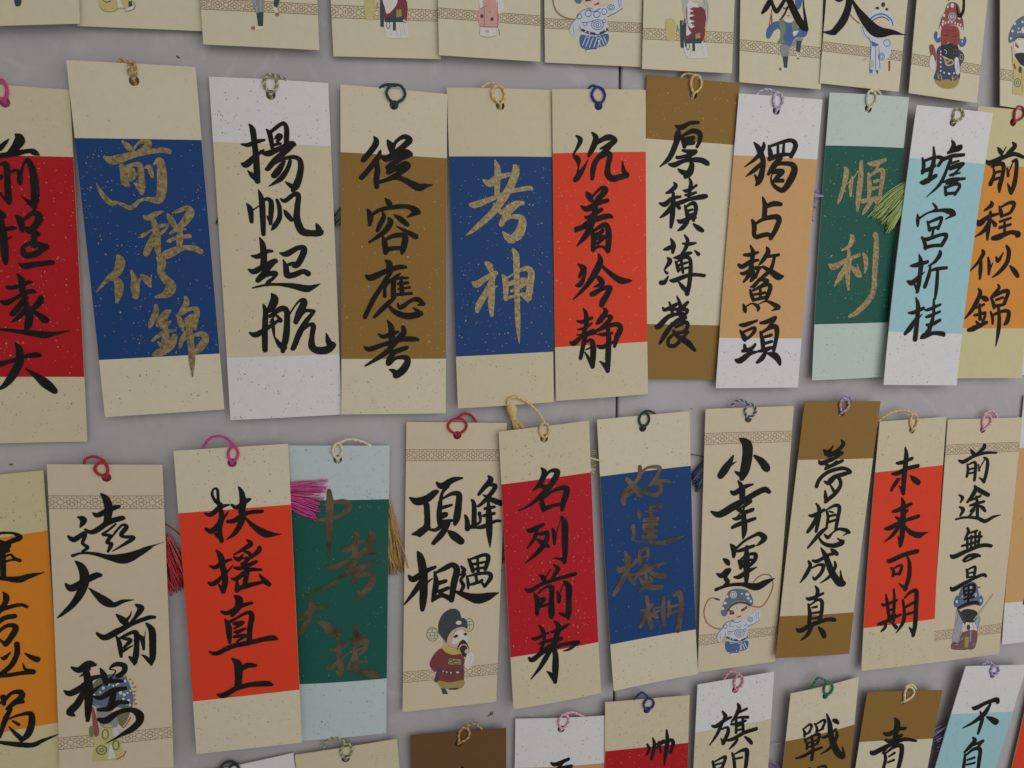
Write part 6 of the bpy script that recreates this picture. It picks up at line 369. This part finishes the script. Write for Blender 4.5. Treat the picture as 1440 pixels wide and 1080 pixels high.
def cordmesh(path, mats, parent, name='cord_loop', r=.37, pitch=2.6):
    C = catmull(path, 12); seg = np.linalg.norm(np.diff(C, axis=0), axis=1); s = np.concatenate([[0], np.cumsum(seg)])
    n = max(12, int(s[-1] / .28)); u = np.linspace(0, s[-1], n); C = np.stack([np.interp(u, s, C[:, k]) for k in range(3)], 1)
    tg = np.gradient(C, axis=0); tg /= np.linalg.norm(tg, axis=1)[:, None]
    up = np.array([0, -1., 0]); V = []; F = []; N1 = []; N2 = []
    for i in range(n):
        up = up - tg[i] * up.dot(tg[i]); up /= np.linalg.norm(up) + 1e-9; N1.append(up.copy()); N2.append(np.cross(tg[i], up))
    N1 = np.array(N1); N2 = np.array(N2)
    MI = []
    for k in range(3):
        a = 2 * math.pi * u / pitch + k * math.pi * 2 / 3; nf = len(F)
        tube(V, F, C + (N1 * np.cos(a)[:, None] + N2 * np.sin(a)[:, None]) * r * .95, r * (.92 if k < 2 else .8), 6); MI += [0 if k < 2 else 1] * (len(F) - nf)
    return mesh(name, [Vector(p) * MM for p in V], F, mats, parent, MI, smooth=True)
def threads(specs, mat, parent, zc, seed):
    rr = random.Random(seed); V = []; F = []; MI = []
    for (col, n0, n1, N, ra, rb, ta, tb) in specs:
        ra, rb, ta, tb = map(np.array, (ra, rb, ta, tb))
        N = round(N * 1.5) if N > 9 else N
        for i in range(N):
            k = (i + rr.random()) / N; a = ra + (rb - ra) * k; kk = min(1, max(0, k + rr.gauss(0, .05))); b = ta + (tb - ta) * kk
            b = a + (b - a) * (rr.uniform(.86, 1.05) if N > 3 else 1); n = rr.uniform(n0, n1); d = b - a; pn = np.array([-d[1], d[0]]) * rr.gauss(0, .035)
            q = [(a[0], -n, a[1]), tuple(np.insert(a + d * .5 + pn, 1, -min(n1, n + .25))), (b[0], -max(n0, n - .1), b[1])]
            tube(V, F, catmull(q, 4), rr.uniform(.20, .30), 5); MI += [rr.choice((0, 0, 1, 2))] * (len(F) - len(MI))
    return mesh('tassel', [Vector(p) * MM for p in V], F, mat, parent, MI, smooth=True)

for num, line in enumerate(CARDS.strip().split('\n')):
    c = json.loads(line); K = np.array(c['K']).reshape(4, 2); z = c['z']; rr = random.Random(100 + num)
    root = bpy.data.objects.new('bookmark', None); COL.objects.link(root); root.empty_display_size = .01
    root.location = (c['base'][0] * MM, 0, c['base'][1] * MM)
    root['label'] = c['lab']; root['category'] = 'bookmark'; root['group'] = 'calligraphy bookmarks hung in rows on the wall'
    cen = K.mean(0); wu = np.linalg.norm(K[1] - K[0]) / 2; hv = 75.; ax = (K[1] - K[0]) / (2 * wu); tilt = c['tilt']; bow = c['bow']
    def surf(u, v, n, cen=cen, ax=ax, wu=wu, z=z, tilt=tilt, bow=bow, curl=c['curl']):
        a = (u - cen[0]) * ax[0] + (v - cen[1]) * ax[1]; b = -(u - cen[0]) * ax[1] + (v - cen[1]) * ax[0]
        y = z + tilt[0] * a + tilt[1] * b + bow * (1 - (a / wu) ** 2) + curl[0] * max(0., -b / 75) ** 2 + curl[1] * max(0., b / 75) ** 2 + curl[2] * (a / wu) * (b / 75)
        return (u * MM, -(y + n) * MM, v * MM)
    Bq = lambda s, t: (K[0] * (1 - s) + K[1] * s) * (1 - t) + (K[3] * (1 - s) + K[2] * s) * t
    # paper strip with its punched hole; flakes are part of the same sheet
    hole = np.array(c['hole']) if 'hole' in c else None
    sl = list(np.linspace(0, 1, 17)); tl = list(np.linspace(0, 1, 49))
    if hole is not None:
        e = K[1] - K[0]; hs = float(np.dot(hole - K[0], e) / np.dot(e, e)); g = K[3] - K[0]; ht = float(np.dot(hole - K[0], g) / np.dot(g, g))
        sl = sorted(set(sl) | {hs + k * .45 / 48 for k in range(-8, 9)}); tl = sorted(set(tl) | {ht + k * .45 / 150 for k in range(-8, 9) if ht + k * .45 / 150 > 0})
    SS, TT = np.meshgrid(sl, tl)
    X = (K[0, 0] * (1 - SS) + K[1, 0] * SS) * (1 - TT) + (K[3, 0] * (1 - SS) + K[2, 0] * SS) * TT
    Y = (K[0, 1] * (1 - SS) + K[1, 1] * SS) * (1 - TT) + (K[3, 1] * (1 - SS) + K[2, 1] * SS) * TT
    Fh = np.full(X.shape, -1.) if hole is None else 2.05 - np.hypot(X - hole[0], (Y - hole[1]))
    v, f = march(X, Y, Fh); V = [surf(a, b, 0) for a, b in v]; F = [tuple(q) for q in f]; MI = [0] * len(F)
    mats = [paper(c['c'])]
    if 'm' in c:
        b = c['b']; mats += [flake(c['c'], 'dark' if c['c'] not in ('goldbrown', 'bronzebrown') else 'light'), flake(c['c'], 'tan_faint'), flake(c['c'], 'dark_faint')]
        tq = [K[0], K[1], Bq(1, b[1]), Bq(0, b[0])]; bq = [Bq(0, b[2]), Bq(1, b[3]), K[2], K[3]]
        for q4, dens in ((tq, c['ft']), (bq, c['fb'])):
            flakes(V, F, MI, q4, int(145 * dens), surf, .035, (2, 3, 3) if dens < .55 else (1, 1, 2), rr, hole)
    o = mesh('paper_strip', V, F, mats, root, MI)
    so = o.modifiers.new('thickness', 'SOLIDIFY'); so.thickness = .38 * MM; so.offset = -1
    if 'm' in c:
        sg = np.linspace(0, 1, 17); tg_ = np.linspace(0, 1, 33); V = []; F = []
        inset = .0006
        for t in tg_:
            for s in sg:
                s2 = inset + s * (1 - 2 * inset); t0 = b[0] * (1 - s) + b[1] * s; t1 = b[2] * (1 - s) + b[3] * s
                p = Bq(s2, t0 + (t1 - t0) * t); V.append(surf(p[0], p[1], .055))
        for i in range(32):
            for j in range(16): F.append((i * 17 + j, (i + 1) * 17 + j, (i + 1) * 17 + j + 1, i * 17 + j + 1))
        MI = [0] * len(F); mats = [paper(c['m'])]
        mf = c['mf']
        if mf != 'none':
            kk = {'light': 'light', 'faint': 'light_faint', 'dark': 'dark', 'darkfaint': 'dark_faint'}[mf]
            mats += [flake(c['m'], kk), flake(c['m'], 'light_faint' if 'light' in kk else 'tan_faint')]
            flakes(V, F, MI, [Bq(0, b[0]), Bq(1, b[1]), Bq(1, b[3]), Bq(0, b[2])], {'light': 330, 'faint': 150, 'dark': 240, 'darkfaint': 130}[mf], surf, .09, (1, 1, 2), rr)
        mesh('colour_panel', V, F, mats, root, MI)
    for q4 in c.get('bp', ()):
        V, F = border(q4, surf); mesh('printed_border', V, F, [noisy('print_meander', lin((148, 120, 84)), .08, 300, .6, .2)], root)
    if 'fig' in c: figure(c['fig'], surf, root)
    for i, st in enumerate(c.get('ch', ())): brush(st, surf, INK[c['ink']], root, num * 7 + i)
    if 'cord' in c:
        col, L, Rr, T = c['cord']; hx, hy = hole; tx, ty = T; dy = ty - hy; zz = surf(hx, hy, 0)[1] / -MM
        ring = [(hx - .35, -zz + 1.9, hy - 2.6), (hx - .3, -zz + 1.1, hy - .9), (hx + .1, -zz - .35, hy + .2), (hx + (L - hx) * .75, -zz - .8, hy + dy * .3), (L, -zz - .8, hy + dy * .62), (L + (tx - L) * .45, -zz - .8, hy + dy * .93),
                (tx, -zz - .6, ty), (Rr - (Rr - tx) * .4, -zz - .8, hy + dy * .92), (Rr, -zz - .8, hy + dy * .6), (hx + (Rr - hx) * .75, -zz - .8, hy + dy * .28), (hx - .1, -zz - .45, hy + .1), (hx + .3, -zz + 1.1, hy - .9), (hx + .4, -zz + 1.9, hy - 2.6)]
        tail = [(tx, -zz - .5, ty)] + [(p[0], -zz - .2 + k * .35, p[1]) for k, p in enumerate(c['tail'])]
        if 'head' not in c:
            p = c['tail'][-1]; q = c['tail'][-2]; tail.append((p[0] + (p[0] - q[0]) * .5, -max(.9, zz - 1.9), p[1] - 3))
        else: tail = [(p[0], -zz - .9 + .15 * max(0, k - 4), p[2]) for k, p in enumerate(tail)]
        V = []; cm = [cordmat(col), twistmat(col)]; cordmesh(ring, cm, root); cordmesh(tail, cm, root, 'cord_tail')
    if 'head' in c:      # the tassel that stands above its bookmark: knot, binding and skirt
        hd = np.array(c['head']); V = []; F = []; zz = 4.2
        ctr = [hd[0], hd[0] + (hd[1] - hd[0]) * .5, hd[1], hd[1] + (hd[2] - hd[1]) * .6, hd[2]]
        tube(V, F, [(p[0], -zz, p[1]) for p in catmull(ctr, 4)], np.interp(np.linspace(0, 1, 17), [0, .25, .6, 1], [1.0, 2.5, 2.6, 1.6]), 10)
        for k in range(26):
            t = k / 25; a = hd[0] + (hd[2] - hd[0]) * .02; w = (t - .5) * 2; sd = np.array([1, .1])
            pts = [hd[0] + sd * w * .5, hd[1] + sd * w * 2.4, hd[2] + sd * w * 1.5]; bul = 1.9 * math.sqrt(max(0, 1 - w * w))
            tube(V, F, catmull([(pts[0][0], -zz - .5 * bul, pts[0][1]), (pts[1][0], -zz - bul - .4, pts[1][1]), (pts[2][0], -zz - bul * .7, pts[2][1])], 4), .26, 5)
        for k in range(4):
            p = hd[2] + (hd[3] - hd[2]) * (.08 * k) ; ring = [(p[0] + 1.75 * math.cos(a), -zz - 1.75 * math.sin(a), p[1] + .25 * math.cos(a)) for a in np.linspace(0, 2 * math.pi, 14)]
            tube(V, F, ring, .28, 5, False)
        for k in range(54):
            t = rr.random(); a = hd[2] + (hd[3] - hd[2]) * .2 + np.array([(t - .5) * 2.4, 0]); e = hd[6] + (hd[5] - hd[6]) * t; n = rr.uniform(1.2, 3.6)
            mid = a + (e - a) * .5
            tube(V, F, catmull([(a[0], -zz - rr.uniform(-1, 1), a[1]), (mid[0], -n - .6, mid[1]), (e[0], -max(1.0, min(n, 3.4)), e[1])], 5), .22, 5)
        mesh('tassel_head', [Vector(p) * MM for p in V], F, [cordmat('goldcord')], root, smooth=True)
    if 'tas' in c:
        for k, col in enumerate(dict.fromkeys(s[0] for s in c['tas'])):
            threads([s for s in c['tas'] if s[0] == col], threadmats(col), root, z, num * 3 + k)
